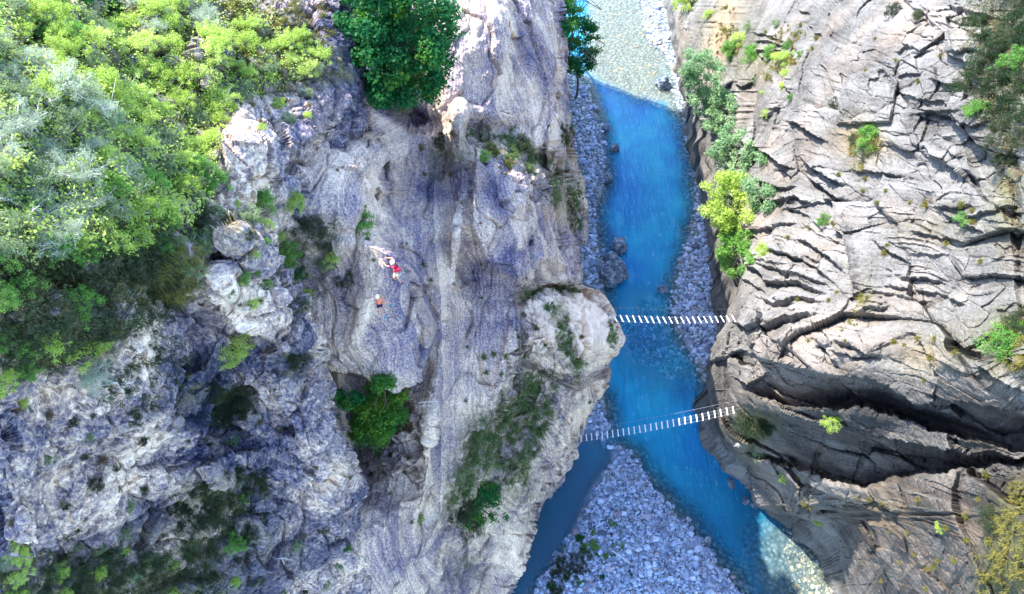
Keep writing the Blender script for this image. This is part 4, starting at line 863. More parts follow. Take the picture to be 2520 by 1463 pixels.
crown_tree([(1385, -60), (1450, -60), (1450, 10), (1420, 40), (1388, 20)], 112, 2, 22, .9, 2400, .16, 'green', (1400, 120, -1), 'slender sunlit tree at the top edge behind the left cliff', 205, tk=.2)
crown_tree([(1672, 130), (1735, 115), (1782, 165), (1800, 230), (1765, 262), (1695, 245), (1676, 190)], 98, 1.5, 44, .95, 5600, .15, 'feather', (1745, 332, -1), 'tall pale green riverside tree, the highest of the right bank row', 206, tk=.18)
crown_tree([(1695, 240), (1795, 215), (1830, 290), (1770, 330), (1700, 300)], 98, 1.5, 34, .9, 4400, .15, 'feather', (1770, 345, -1), 'second highest riverside tree of the right bank row, standing against the pale rock', 207, tk=.16)
crown_tree([(1735, 325), (1800, 305), (1872, 335), (1885, 400), (1820, 435), (1740, 410)], 90, 1.5, 44, .9, 5600, .14, 'feather', (1808, 440, 92), 'loose grey green tree in the middle of the right bank row', 208, tk=.16)
crown_tree([(1716, 455), (1760, 428), (1815, 422), (1858, 450), (1870, 505), (1850, 560), (1800, 575), (1762, 560), (1724, 515)], 82, 1.5, 56, .9, 8500, .13, 'bright', (1800, 620, 86), 'bright yellow green domed willow of the right bank row', 209, tk=.2)
crown_tree([(1830, 430), (1900, 450), (1922, 500), (1885, 525), (1840, 510)], 78, 1, 22, .75, 3000, .12, 'feather', (1880, 540, 80), 'grey green tree behind the domed willow against the cliff', 210, tk=.12)
crown_tree([(1758, 560), (1850, 550), (1858, 620), (1845, 680), (1800, 695), (1776, 640)], 82, 1.2, 42, .75, 5600, .13, 'green', (1815, 700, 86), 'tall green tree at the lower end of the right bank row', 211, tk=.15)

# ------------------------------------------------------------------ grass
def blades(P, n, count, length, r, droop=.9, width=.012):
    """a tuft: thin curved blades springing from P along the rock normal and falling"""
    Vs = []; 
    d = r.normal(size=(count, 3)) * .75 + n + np.array([0, 0, .35]); d /= np.linalg.norm(d, axis=1, keepdims=True)
    L = length * r.uniform(.5, 1.1, count); s = np.cross(d, r.normal(size=(count, 3))); s /= np.linalg.norm(s, axis=1, keepdims=True) + 1e-9
    w = width * r.uniform(.7, 1.5, count)[:, None]; b = P + r.normal(size=(count, 3)) * length * .13
    m = b + d * (L * .5)[:, None]; t_ = m + d * (L * .35)[:, None] - np.array([0, 0, 1]) * (L * .35 * droop)[:, None]
    V = np.stack([b - s * w, b + s * w, m + s * w * .8, m - s * w * .8, t_ + s * w * .15, t_ - s * w * .15], 1).reshape(-1, 3)
    k = np.arange(count)[:, None] * 6
    return V, np.concatenate([k + [0, 1, 2, 3], k + [3, 2, 4, 5]])
def grass_patch(name, poly, n, lpx, kind, label, seed, cnt=16, wd=None):
    r = np.random.default_rng(seed); P = np.array(poly, float); parts = []; k = 0
    while k < n:
        u, v = r.uniform(P[:, 0].min(), P[:, 0].max()), r.uniform(P[:, 1].min(), P[:, 1].max())
        s_ = float(sdf(poly, np.array(u), np.array(v)))
        if s_ < -6 or (s_ < 6 and r.random() < .5): k += .3; continue
        k += 1
        if noise3(np.array([u / 34., v / 34., seed])) < -.12: continue
        p, nn, D = hit(u, v)
        if D > 1e3: continue
        parts.append(blades(p, nn, cnt, lpx * D / FPX * r.uniform(.6, 1.3), r, 1.0, (wd or .55) * D / FPX))
    return tag(link(name, mk_mesh(name, *join(parts), LM[kind])), label, kind='stuff')
grass_patch('grass', [(1290, 925), (1345, 905), (1370, 955), (1348, 1040), (1330, 1095), (1300, 1130), (1290, 1195), (1245, 1205), (1225, 1170), (1180, 1200), (1105, 1240), (1115, 1180), (1150, 1140), (1140, 1080), (1200, 1005), (1262, 1000)], 750, 24, 'grass', 'long hanging grass in broad patches on the main left wall', 301)
grass_patch('grass', [(1355, 745), (1378, 760), (1402, 830), (1420, 880), (1445, 890), (1420, 915), (1390, 880), (1368, 830)], 170, 18, 'grass', 'strip of grass down the groove of the blunt rock nose', 302)
grass_patch('grass', [(1145, 300), (1165, 340), (1230, 340), (1265, 320), (1300, 360), (1345, 400), (1335, 435), (1290, 425), (1240, 395), (1200, 365), (1150, 345)], 380, 18, 'grass', 'grass covering the slanting ledge of the left wall', 303)
grass_patch('grass', [(1225, 365), (1250, 385), (1260, 420), (1235, 430), (1205, 385), (1170, 350)], 110, 15, 'gold', 'yellowed grass along the lower lip of the slanting ledge', 304)
grass_patch('grass', [(1345, 430), (1372, 420), (1380, 480), (1362, 510), (1345, 480)], 70, 14, 'grass', 'grass on the corner of the block at the river edge', 305)
grass_patch('grass', [(1270, 735), (1310, 705), (1400, 700), (1450, 712), (1440, 722), (1340, 722), (1290, 750)], 90, 13, 'grass', 'grass fringe along the top of the blunt rock nose', 306)
grass_patch('grass', [(1380, 300), (1400, 310), (1412, 345), (1398, 370), (1380, 350)], 70, 14, 'dull', 'dark grass in the notch behind the river column', 307)
grass_patch('grass', [(1395, 440), (1420, 450), (1440, 500), (1440, 560), (1410, 580), (1395, 520)], 110, 13, 'grass', 'grass beside the scree chute of the river column', 308)
grass_patch('grass', [(1490, 795), (1515, 790), (1520, 830), (1502, 858), (1490, 830)], 60, 12, 'grass', 'light grass on the tip of the blunt rock nose', 309)
grass_patch('grass', [(400, 640), (460, 600), (500, 640), (470, 720), (420, 760), (380, 720)], 260, 34, 'gold', 'golden grass sweeping down the left ridge', 310, 18)
grass_patch('grass', [(440, 1200), (640, 1150), (660, 1200), (600, 1300), (540, 1370), (450, 1380), (430, 1280)], 420, 26, 'dull', 'dark dry grass in the lower left gully', 311)
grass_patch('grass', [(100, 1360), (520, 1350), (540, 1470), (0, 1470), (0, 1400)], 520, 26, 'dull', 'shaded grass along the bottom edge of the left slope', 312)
grass_patch('grass', [(2410, 1380), (2450, 1270), (2500, 1180), (2540, 1180), (2540, 1400), (2470, 1463), (2400, 1463)], 300, 12, 'gold', 'golden hanging grass on the lower right slope', 313)
grass_patch('grass', [(2440, 800), (2530, 790), (2530, 910), (2480, 900), (2440, 850)], 220, 15, 'gold', 'golden grass at the right edge above the overhang', 314)
grass_patch('grass', [(2370, 60), (2440, 40), (2520, 100), (2520, 560), (2480, 560), (2450, 320), (2400, 280), (2370, 120)], 330, 14, 'dry', 'dry brown grass between the bushes of the upper right cliff', 315)
grass_patch('grass', [(2090, 330), (2160, 300), (2170, 360), (2130, 420), (2080, 400)], 150, 16, 'gold', 'golden grass below the stepped slabs', 316)
grass_patch('grass', [(1880, 165), (1950, 135), (1960, 150), (1920, 180), (1890, 200)], 90, 12, 'gold', 'golden grass along the crack of the upper right bank', 317)
grass_patch('grass', [(540, 0), (830, 0), (830, 120), (760, 190), (620, 210), (560, 120)], 420, 22, 'gold', 'sunlit straw coloured grass among the white rocks', 318)
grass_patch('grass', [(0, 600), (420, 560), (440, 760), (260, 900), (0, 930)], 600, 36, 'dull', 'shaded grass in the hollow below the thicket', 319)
grass_patch('grass', [(510, 960), (620, 950), (640, 1020), (560, 1060), (500, 1040)], 160, 26, 'dull', 'dark grass under the two vivid shrubs', 320)
grass_patch('grass', [(2060, 830), (2110, 720), (2130, 730), (2110, 800)], 70, 10, 'gold', 'thin line of yellow grass in a crack of the right slabs', 321)
grass_patch('grass', [(300, 860), (420, 800), (480, 900), (420, 1010), (330, 1040), (250, 980)], 200, 22, 'dull', 'dark grass on the rock rib below the shaded hollow', 323)
grass_patch('grass', [(1900, 100), (1960, 130), (1985, 90), (1960, 60), (1920, 70)], 50, 12, 'gold', 'golden grass high on the upper right slope', 324)
grass_patch('grass', [(1770, 30), (1800, 20), (1830, 90), (1810, 160), (1780, 120)], 90, 12, 'gold', 'golden grass along the orange earth scar', 325)
def carpet(name, poly, n, lpx, kind, label, seed):
    r = np.random.default_rng(seed); P = np.array(poly, float); U = r.uniform(P[:, 0].min(), P[:, 0].max(), n); V = r.uniform(P[:, 1].min(), P[:, 1].max(), n)
    ok = sdf(poly, U, V) + 30 * noise3(np.stack([U / 40, V / 40, U * 0], -1)) > 0; U, V = U[ok], V[ok]
    iu = np.clip(U / 2, 0, BW - 1).astype(int); iv = np.clip(V / 2, 0, BH - 1).astype(int); D = DBUF[iv, iu]; g = D < 1e8; U, V, D = U[g], V[g], D[g]; N = NB[iv[g], iu[g]]
    C = unproj(U, V, D) + N * (r.random(len(U)) ** 2 * .5)[:, None]
    Vv, F = quads_at(C, lpx * 32 / FPX, r, N + (0, 0, .5)); return tag(link(name, mk_mesh(name, Vv, F, LM[kind])), label, kind='stuff')
carpet('undergrowth', [(-20, -20), (560, -20), (700, 60), (800, 130), (700, 220), (560, 260), (540, 420), (480, 540), (300, 620), (-20, 640)], 30000, 3.4, 'bright', 'dense leafy undergrowth covering the upper left slope', 401)
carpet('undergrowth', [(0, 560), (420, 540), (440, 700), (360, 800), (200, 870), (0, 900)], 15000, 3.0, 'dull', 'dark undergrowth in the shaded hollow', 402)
carpet('undergrowth', [(2390, -20), (2540, -20), (2540, 300), (2480, 320), (2410, 290), (2380, 200)], 9000, 3.0, 'dark', 'dark undergrowth between the upper right bushes', 403)

# single grass tufts, each a thing
TP = {}
for kd in ('grass', 'gold', 'dry', 'bright'):
    for j in range(2):
        V, F = blades(np.zeros(3), np.array([0, 0, .8]), 130, 1.0, np.random.default_rng(500 + j), .9, .022); TP[kd, j] = mk_mesh('grass_tuft', V, F, LM[kd])
def tufts(spots, kind, label, group, seed=0):
    r = np.random.default_rng(seed)
    for u, v, rp in spots:
        p, n, D = hit(u, v); o = link('grass_tuft', TP[kind, int(r.integers(2))], None, p); sc = rp * D / FPX; o.scale = (sc,) * 3
        o.rotation_mode = 'QUATERNION'; o.rotation_quaternion = (Vector(n) + Vector((0, 0, .4))).to_track_quat('Z', 'Y'); tag(o, label, 'grass tuft', group)
tufts([(1190, 880, 20), (1215, 872, 18), (1245, 878, 16), (1195, 918, 16), (1235, 922, 14), (1150, 875 - 20, 10), (1185, 715 - 65, 10), (1275, 830, 12), (1270, 862, 12), (1318, 810, 18), (1290, 875, 12), (1340, 850, 12), (1345, 760, 26), (1395, 870, 26), (1420, 890, 26), (1405, 820, 14), (1430, 830, 14), (1165, 690 - 20, 9), (1185, 735, 9), (1450, 1030 - 40, 10)], 'grass', 'small green grass tuft rooted on the main left wall', 'grass tufts of the main left wall', 1)
tufts([(1052, 885, 13), (1085, 330, 12), (1083, 360, 14), (1035, 365, 20), (1110, 300, 10), (1045, 430, 13), (1110, 430, 14), (1100, 400, 10), (1115, 330, 18), (1182, 550, 9), (1145, 988, 10), (1295, 690 - 5, 8)], 'dry', 'brown dry grass tuft on the shaded left wall', 'dry tufts of the left wall', 2)
tufts([(2135, 735, 14), (2200, 845, 16), (2225, 850, 10), (2260, 835, 16), (2330, 830, 16), (2300, 835, 14), (2290, 880, 16), (2350, 870, 14), (2180, 625, 18), (2185, 605, 12), (2120, 730, 14), (2060, 720, 10), (2040, 740, 12), (1965, 740, 14), (1940, 585, 12), (1990, 560, 10), (2050, 550, 14), (2280, 505, 20), (2370, 505, 20), (2395, 520, 14), (2240, 440 + 60, 10), (2395, 550, 16), (2330, 600, 14), (2415, 645, 16), (2160, 500, 12), (2125, 470, 12), (2180, 470, 10), (2065, 430, 12), (2130, 440, 12), (2260, 200, 12), (2130, 175, 10), (2315, 140, 12), (2205, 150, 10), (2155, 95, 8), (2010, 95, 12), (2000, 120, 12), (1970, 60, 8), (1885, 80, 10)], 'gold', 'small yellow green tuft in a crack of the sunlit right cliff', 'tufts of the sunlit right cliff', 3)
tufts([(2080, 840, 10), (1990, 880 - 40, 10), (2275, 935, 10), (2170, 1240, 9), (2140, 1230, 12), (2260, 1230, 12), (2285, 1400, 12), (2300, 1395, 14), (2215, 1385, 10), (2310, 1380, 12), (2350, 1380, 14), (2250, 1365, 10), (2330, 1300, 14), (2380, 1270, 16), (2430, 1170, 18), (2150, 1310, 8), (2190, 1310, 8), (2235, 1310, 10), (1980, 1240, 14), (1995, 1250, 10), (1965, 1155, 10), (1965, 1175, 8), (1985, 1100, 8), (2110, 1225, 9), (2410, 1230, 12), (2380, 1330, 14), (2280, 1450, 10), (2170, 1430, 9)], 'gold', 'small yellow green tuft on the lower right cliff', 'tufts of the lower right cliff', 4)
tufts([(480, 600, 26), (540, 650, 20), (520, 560, 22), (610, 620, 26), (590, 680, 18), (640, 590, 16), (560, 770, 16), (640, 740, 18), (700, 870, 14), (740, 960, 10), (640, 1040, 16), (690, 1055, 14), (500, 1080, 16), (340, 1030, 14), (385, 1050, 10), (250, 1130, 22), (780, 1150, 14), (800, 1180, 10), (720, 1150, 10), (690, 1250, 14), (750, 1320, 12), (600, 1380, 18), (490, 1370, 22), (120, 1020, 22), (40, 1010, 24), (30, 1290, 20), (150, 1240, 14), (590, 900 - 150, 14), (830, 420, 10), (795, 330, 10), (760, 260, 14), (700, 250, 18), (830, 245, 16), (620, 260, 20), (640, 300, 14)], 'dry', 'straw coloured grass tuft on the rough near rock', 'tufts of the near rock', 5)
tufts([(860, 1175, 12), (915, 1168, 14), (995, 1165, 14), (1005, 1130, 12), (935, 1120, 20), (1010, 1060, 12), (960, 1215, 10), (1020, 720, 10), (1015, 1285, 10), (1000, 600, 8), (1040, 650, 12), (1060, 690, 12), (1045, 720, 10), (905, 590, 14), (920, 640, 10), (960, 1120, 20)], 'grass', 'small green tuft near the gully below the climbers', 'tufts near the climbers gully', 6)

# ------------------------------------------------------------------ footbridges
M['plank'] = plain('weathered pale plank', (.78, .73, .73), .8, 0, .1, 20)
M['steel'] = plain('galvanised steel cable', (.22, .23, .26), .45, .6, .1)
M['dark_steel'] = plain('dark steel rung', (.06, .06, .07), .45, .6, .1)
def boxmesh(name, dx, dy, dz, mat, bev=.008):
    import bmesh
    bm = bmesh.new(); bmesh.ops.create_cube(bm, size=1); bmesh.ops.scale(bm, vec=(dx, dy, dz), verts=bm.verts)
    bmesh.ops.bevel(bm, geom=bm.edges[:], offset=bev, segments=1, affect='EDGES'); me = bpy.data.meshes.new(name); bm.to_mesh(me); bm.free(); me.materials.append(mat); return me
def rope(P, r_, n=5):
    parts = [tube(P[i], P[i + 1], r_, r_, n, 0, 1) for i in range(len(P) - 1)]; return join(parts)
plank_me = boxmesh('plank', .10, .74, .045, M['plank']); plate_me = boxmesh('anchor_plate', .26, .26, .03, M['steel'])
def bridge(A, B, n, sag, label, skip=0):
    A, B = np.array(A), np.array(B); e = link('suspension_footbridge', None, None, (A + B) / 2); O = (A + B) / 2
    d = B - A; L = np.linalg.norm(d[:2]); dx = d / np.linalg.norm(d); side = np.array([-dx[1], dx[0], 0]); side /= np.linalg.norm(side)
    pt = lambda t_, s_=0, h=0, sg=sag: A + d * t_ - np.array([0, 0, 4 * sg * t_ * (1 - t_)]) + side * s_ + np.array([0, 0, h])
    r = np.random.default_rng(n)
    for k in range(n):
        t_ = (k + .5) / n; p = pt(t_); p1 = pt(t_ + .01); dd = Vector(p1 - p).normalized(); yy = Vector(side); zz = dd.cross(yy)
        o = link('plank', plank_me, e, p - O + (0, 0, .03)); o.rotation_euler = Matrix((dd, yy, zz)).transposed().to_euler(); o.rotation_euler.z += r.uniform(-.05, .05)
    for s_, h, ex, sg in ((-.30, 0, .02, sag), (.30, 0, .02, sag), (-.42, 1.0, .06, sag * .7), (.42, 1.0, .06, sag * .7)):
        P = [pt(t_, s_, h, sg) - O for t_ in np.linspace(-ex, 1 + ex, 24)]
        link('cable', mk_mesh('cable', *rope(P, .012 if h == 0 else .009), M['steel'], True), e)
    for t_ in (-.02, 1.02):
        for s_ in (-.30, .30): o = link('anchor_plate', plate_me, e, pt(t_, s_) - O); o.rotation_euler = (.5, .3, .2)
    return tag(e, label, 'footbridge')
a, _, Da = hit(1500, 785); b, _, Db = hit(1815, 785)
bridge(pwz(1506, 783, min(Da, 66) - .3), pwz(1812, 784, Db - .2), 21, .35, 'upper plank footbridge hung level across the gorge from the blunt rock nose')
a, _, Da = hit(1418, 1082); b, _, Db = hit(1815, 1006)
bridge(pwz(1424, 1080, Da - .4), pwz(1812, 1008, Db - .4), 28, .5, 'lower plank footbridge slanting across the gorge to the dark brush')

# bare dead branches and driftwood
def dead(u, v, L, label, seed, lift=.1, n=7):
    P, nn, D = hit(u, v); r = np.random.default_rng(seed); parts = []
    for _ in range(n):
        d = r.normal(size=3) * .8 + nn * .6 + np.array([-.4, -.3, .2]); d /= np.linalg.norm(d); e_ = P + d * L * r.uniform(.5, 1)
        parts.append(tube(P + nn * lift, e_, .026, .010, 5, .08, 4, r)); m_ = P + (e_ - P) * .6; parts.append(tube(m_, m_ + (d + r.normal(size=3) * .7) * L * .35, .014, .006, 4, .08, 3, r))
    return tag(link('dead_branch', mk_mesh('dead_branch', *join(parts), M['twig'], True)), label, 'dead branch')
dead(1818, 1090, .6, 'bare white branches under the dark brush at the bridge landing', 601); dead(1075, 990, 1.6, 'bare grey branch reaching over the pale rib beside the gully tree', 602, n=4)
dead(1035, 120, 1.4, 'pale dead branch at the right edge of the large dark tree', 603, n=4); dead(290, 940, .9, 'pale dead twigs at the lower rim of the dark hollow', 604); dead(80, 300, 1.0, 'bare white branches among the pale pine scrub, upper bunch', 605); dead(120, 420, 1.1, 'bare white branches among the pale pine scrub, middle bunch', 606)
dead(60, 550, 1.0, 'bare white branches among the pale pine scrub, lower bunch', 607); dead(250, 260, 1.3, 'pale branches between the bright shrubs of the thicket', 608); dead(690, 1370, .6, 'pale twigs on the purple rock at the bottom', 609)
g_ = ground(1530., 1370., .9); V_, F_ = tube(g_ + (-.9, .5, .25), g_ + (1.0, -.9, .25), .05, .035, 7, .03, 5)
tag(link('driftwood_log', mk_mesh('driftwood_log', V_, F_, M['twig'], True)), 'thin pale driftwood log lying on the gravel bar', 'log')

# rungs of the climbing route
def surf(u, v, c, P0, n0):
    """point seen at (u, v) at height c above the plane (P0, n0)"""
    d = rays(float(u), float(v)); t_ = ((P0 + n0 * c - CAMP) @ n0) / (d @ n0); return CAMP + d * t_
Z1 = lambda x, y: ((1340 + x / 4.877) * .65625, (920 + y / 4.877) * .65625)
for x, y, w, lab in ((365, 720, 1, 'dark steel rung beside the raised hand of the lower climber'), (235, 960, 1, 'dark steel rung on pale rock left of the white helmet of the lower climber'), (120, 1255, 1, 'dark steel rung below and left of the lower climber'), (60, 1440, 1, 'lowest dark steel rung of the climbing route')):
    P, n, D = hit(*Z1(x, y)); n = n / np.linalg.norm(n); X = np.array([.85, 0, .5]); X -= n * (X @ n); X /= np.linalg.norm(X)
    pts = [P - X * .16 - n * .05, P - X * .16 + n * .13, P + X * .16 + n * .13, P + X * .16 - n * .05]
    tag(link('rung', mk_mesh('rung', *rope(pts, .014, 6), M['dark_steel'], True)), lab, 'rung')

# ------------------------------------------------------------------ the two climbers
M['skin'] = plain('sunned skin', (.58, .29, .19), .6, 0, .06, 3)
M['white_shell'] = plain('white helmet shell', (.80, .82, .85), .3, 0, .03)
M['red_cloth'] = plain('red shirt cloth', (.50, .01, .06), .8, 0, .2, 9)
M['plum_cloth'] = plain('plum sleeve cloth', (.22, .01, .12), .8, 0, .2, 9)
M['coral_cloth'] = plain('coral vest cloth', (.85, .22, .12), .8, 0, .12, 9)
M['khaki_cloth'] = plain('khaki shorts cloth', (.42, .40, .34), .85, 0, .15, 9)
M['navy_cloth'] = plain('navy shorts cloth', (.02, .02, .07), .85, 0, .2, 9)
M['red_pack'] = plain('crimson backpack fabric', (.60, .02, .07), .6, 0, .25, 14)
M['black_web'] = plain('black webbing', (.015, .015, .03), .7, 0, .2)
M['teal_shoe'] = plain('teal shoe', (.02, .30, .38), .6, 0, .2, 20)
M['dark_shoe'] = plain('dark shoe', (.03, .03, .04), .6, 0, .2, 20)
M['hair'] = plain('brown hair', (.06, .035, .02), .8, 0, .3, 20)
M['mint'] = plain('mint chalk bag', (.25, .65, .50), .7, 0, .1)
def skin_obj(name, pts, edges, rad, mat, parent, O, root=0, sub=1):
    me = bpy.data.meshes.new(name); me.from_pydata([tuple(np.array(p) - O) for p in pts], edges, []); me.materials.append(mat)
    o = link(name, me, parent); m = o.modifiers.new('skin', 'SKIN'); m.use_smooth_shade = True
    for i, sv in enumerate(me.skin_vertices[0].data):
        sv.radius = (rad[i],) * 2 if np.isscalar(rad[i]) else rad[i]; sv.use_root = (i == root)
    s_ = o.modifiers.new('sub', 'SUBSURF'); s_.levels = sub; s_.render_levels = sub + 1
    return o
def ellipsoid(c, R3, ax, seg=20, zcut=None):
    V = []; F = []
    rings = seg // 2
    for i in range(rings + 1):
        th = math.pi * i / rings
        if zcut is not None: th = min(th, zcut)
        for j in range(seg):
            ph = 2 * math.pi * j / seg; V.append((R3[0] * math.sin(th) * math.cos(ph), R3[1] * math.sin(th) * math.sin(ph), R3[2] * math.cos(th)))
    for i in range(rings):
        for j in range(seg): F.append((i * seg + j, i * seg + (j + 1) % seg, (i + 1) * seg + (j + 1) % seg, (i + 1) * seg + j))
    return np.array(V) @ np.array(ax) + np.array(c), np.array(F)
def climber(J, spec, label):
    """J: joints as (x, y in the close-up, height over the rock plane)"""
    P0, _, _ = hit(*Z1(*spec['plane'])); n0 = np.array([-.02, -.85, .52]); n0 /= np.linalg.norm(n0); W = np.array([0, .52, .85])
    Q = {k: surf(*Z1(x, y), c + .10, P0, n0) for k, (x, y, c) in J.items()}
    O = Q['pelvis']; e = link('person', None, None, O)
    # one continuous body: skin graph of torso, neck, head, arms with hands and five fingers, legs with feet
    names = ['pelvis', 'waist', 'chest', 'neck', 'head', 'crown', 'shL', 'elL', 'wrL', 'shR', 'elR', 'wrR', 'hpL', 'knL', 'anL', 'toL', 'hpR', 'knR', 'anR', 'toR']
    ed = [('pelvis', 'waist'), ('waist', 'chest'), ('chest', 'neck'), ('neck', 'head'), ('head', 'crown'), ('chest', 'shL'), ('shL', 'elL'), ('elL', 'wrL'), ('chest', 'shR'), ('shR', 'elR'), ('elR', 'wrR'),
          ('pelvis', 'hpL'), ('hpL', 'knL'), ('knL', 'anL'), ('anL', 'toL'), ('pelvis', 'hpR'), ('hpR', 'knR'), ('knR', 'anR'), ('anR', 'toR')]
    rd = dict(pelvis=.13, waist=.115, chest=.14, neck=.055, head=.085, crown=.075, shL=.062, elL=.043, wrL=.029, shR=.062, elR=.043, wrR=.029, hpL=.095, knL=.058, anL=.038, toL=.036, hpR=.095, knR=.058, anR=.038, toR=.036)
    pts = [Q[k] for k in names]; rad = [rd[k] * spec.get('k', 1) for k in names]; E = [(names.index(a_), names.index(b_)) for a_, b_ in ed]
    for s_ in 'LR':
        wi = names.index('wr' + s_); w_ = Q['wr' + s_]; f = w_ - Q['el' + s_]; f /= np.linalg.norm(f); sd = np.cross(f, n0); sd /= np.linalg.norm(sd)
        palm = w_ + f * .075 - n0 * .01; pts.append(palm); rad.append(.036); pi_ = len(pts) - 1; E.append((wi, pi_))
        for k, (o_, L) in enumerate(((-.033, .062), (-.011, .074), (.011, .078), (.033, .068))):
            a_ = palm + sd * o_ + f * .03; b_ = a_ + f * L * .55 - n0 * .005; c_ = b_ + f * L * .35 - n0 * .03
            i0 = len(pts); pts += [a_, b_, c_]; rad += [.011, .0095, .008]; E += [(pi_, i0), (i0, i0 + 1), (i0 + 1, i0 + 2)]
        tb = w_ + f * .035 + sd * (.036 if s_ == 'L' else -.036); tt = tb + f * .045 + sd * (.03 if s_ == 'L' else -.03); i0 = len(pts)
        pts += [tb, tt]; rad += [.013, .010]; E += [(pi_, i0), (i0, i0 + 1)]
    skin_obj('body', pts, E, rad, M['skin'], e, O)
    L_ = lambda a_, b_, t_: Q[a_] + (Q[b_] - Q[a_]) * t_
    # shirt over the torso (and short sleeves), shorts over hips and thighs
    up = Q['chest'] - Q['waist']; up /= np.linalg.norm(up)
    skin_obj('shirt', [Q['pelvis'] + up * .02, Q['waist'], Q['chest'], L_('chest', 'neck', .72), L_('shL', 'chest', .1), L_('shR', 'chest', .1)], [(0, 1), (1, 2), (2, 3), (2, 4), (2, 5)], [.135, .13, .158, .085, .078, .078], spec['shirt'], e, O)
    if spec.get('sleeve'):
        for s_ in 'LR': skin_obj('sleeve', [L_('sh' + s_, 'chest', .15), L_('sh' + s_, 'el' + s_, .22), L_('sh' + s_, 'el' + s_, .52)], [(0, 1), (1, 2)], [.080, .073, .064], spec['sleeve'], e, O)
    skin_obj('shorts', [L_('pelvis', 'waist', .25), Q['pelvis'], L_('hpL', 'knL', .15), L_('hpL', 'knL', spec['leg']), L_('hpR', 'knR', .15), L_('hpR', 'knR', spec['leg'])], [(0, 1), (1, 2), (2, 3), (1, 4), (4, 5)], [.135, .150, .112, .092, .112, .092], spec['shorts'], e, O)
    skin_obj('harness', [L_('pelvis', 'waist', .28), L_('pelvis', 'waist', .62)], [(0, 1)], [.150, .146], M['black_web'], e, O)
    for s_ in 'LR':
        skin_obj('shoe', [L_('an' + s_, 'kn' + s_, .12), Q['an' + s_], L_('an' + s_, 'to' + s_, .6), L_('an' + s_, 'to' + s_, 1.25)], [(0, 1), (1, 2), (2, 3)], [.046, .056, .052, .040], spec['shoe'], e, O)
    # helmet: shell with a rim, hair under it, face towards the rock
    hz = Q['crown'] - Q['neck']; hz /= np.linalg.norm(hz); hx = np.cross(hz, n0); hx /= np.linalg.norm(hx); hy = np.cross(hz, hx); ax = [hx, hy, hz]
    hc = Q['head'] + hz * .045
    V, F = ellipsoid(hc, (.128, .150, .128), ax, 28, 1.75); h_ = link('helmet', mk_mesh('helmet', V - O, F, M['white_shell'], True), e)
    V, F = ellipsoid(hc - hz * .022, (.134, .158, .016), ax, 28); link('helmet_rim', mk_mesh('helmet_rim', V - O, F, M['white_shell'], True), h_)
    V, F = ellipsoid(Q['head'] - hz * .01 + n0 * .025, (.088, .085, .10), ax, 18); link('hair', mk_mesh('hair', V - O, F, M['hair'], True), e)
    fc = Q['head'] - n0 * .075
    V, F = join([ellipsoid(fc - hz * .01, (.014, .022, .026), ax, 10), ellipsoid(fc + hx * .034 + hz * .012, (.014, .012, .009), ax, 10), ellipsoid(fc - hx * .034 + hz * .012, (.014, .012, .009), ax, 10), ellipsoid(fc - hz * .05, (.028, .014, .008), ax, 10),
                 ellipsoid(Q['head'] + hx * .088, (.012, .022, .032), ax, 10), ellipsoid(Q['head'] - hx * .088, (.012, .022, .032), ax, 10)])
    link('face', mk_mesh('face', V - O, F, M['skin'], True), e)
    if spec.get('pack'):
        c = surf(*Z1(750, 452), .46, P0, n0); pk = surf(*Z1(722, 390), .44, P0, n0) - surf(*Z1(780, 500), .44, P0, n0); pk /= np.linalg.norm(pk); px = np.cross(pk, n0); px /= np.linalg.norm(px); pn = np.cross(px, pk); A3 = [px, pn, pk]
        import bmesh
        bm = bmesh.new(); bmesh.ops.create_cube(bm, size=1); bmesh.ops.scale(bm, vec=(.27, .17, .38), verts=bm.verts); bmesh.ops.bevel(bm, geom=bm.edges[:], offset=.06, segments=4, affect='EDGES')
        me = bpy.data.meshes.new('backpack'); bm.to_mesh(me); bm.free(); me.materials.append(M['red_pack']); bp = link('backpack', me, e, c - O); bp.rotation_euler = Matrix([Vector(x) for x in A3]).transposed().to_euler()
        for f in me.polygons: f.use_smooth = True
        pkm = boxmesh('pocket', .19, .05, .16, M['red_pack'], .02); link('pocket', pkm, bp, (0, .10 if (pn @ n0) > 0 else -.10, -.06))
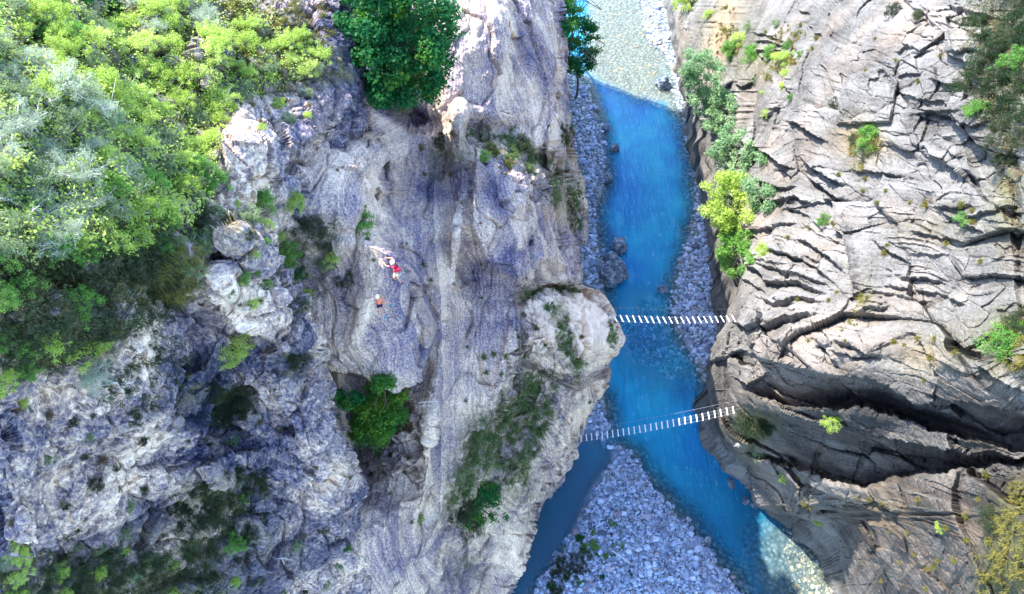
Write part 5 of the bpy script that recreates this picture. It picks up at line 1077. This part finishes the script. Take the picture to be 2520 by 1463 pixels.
        for sx in (-1, 1):
            P = [c + px * sx * .09 + pk * .17, Q['chest'] + px * sx * .10 + pk * .14 + n0 * .10, Q['chest'] + px * sx * .12 + pk * .12]
            link('strap', mk_mesh('strap', *rope([p - O for p in P], .022, 6), M['black_web'], True), bp).matrix_parent_inverse = (Matrix.Translation(Vector(c - O)) @ bp.rotation_euler.to_matrix().to_4x4()).inverted()
        cb = surf(*Z1(685, 492), .40, P0, n0); V, F = ellipsoid(cb, (.055, .055, .07), A3, 14); link('chalk_bag', mk_mesh('chalk_bag', V - O, F, M['mint'], True), e)
    tag(e, label, 'person'); return e
climber(dict(pelvis=(712, 515, .26), waist=(702, 465, .28), chest=(690, 375, .30), neck=(662, 345, .34), head=(645, 325, .38), crown=(634, 296, .42), shL=(625, 395, .28), elL=(528, 385, .30), wrL=(450, 290, .10),
             shR=(705, 310, .28), elR=(632, 238, .26), wrR=(515, 232, .10), hpL=(690, 530, .24), knL=(668, 590, .42), anL=(700, 640, .12), toL=(690, 660, .04), hpR=(728, 530, .26), knR=(748, 610, .36), anR=(800, 695, .13), toR=(832, 712, .05)),
        dict(plane=(700, 450), shirt=M['red_cloth'], sleeve=M['plum_cloth'], shorts=M['khaki_cloth'], leg=.75, shoe=M['dark_shoe'], pack=True), 'upper climber in white helmet and red shirt wearing a crimson backpack')
climber(dict(pelvis=(408, 1090, .26), waist=(402, 1050, .28), chest=(392, 995, .31), neck=(376, 965, .36), head=(366, 950, .42), crown=(360, 915, .47), shL=(325, 975, .29), elL=(298, 895, .26), wrL=(318, 800, .09),
             shR=(452, 985, .30), elR=(490, 955, .38), wrR=(425, 925, .42), hpL=(395, 1105, .24), knL=(430, 1185, .36), anL=(498, 1295, .12), toL=(508, 1335, .05), hpR=(430, 1085, .25), knR=(505, 1040, .42), anR=(588, 1078, .13), toR=(612, 1095, .05)),
        dict(plane=(420, 1050), shirt=M['coral_cloth'], shorts=M['navy_cloth'], leg=.55, shoe=M['teal_shoe'], k=.93), 'lower climber in white helmet, coral vest, dark shorts and teal shoes')
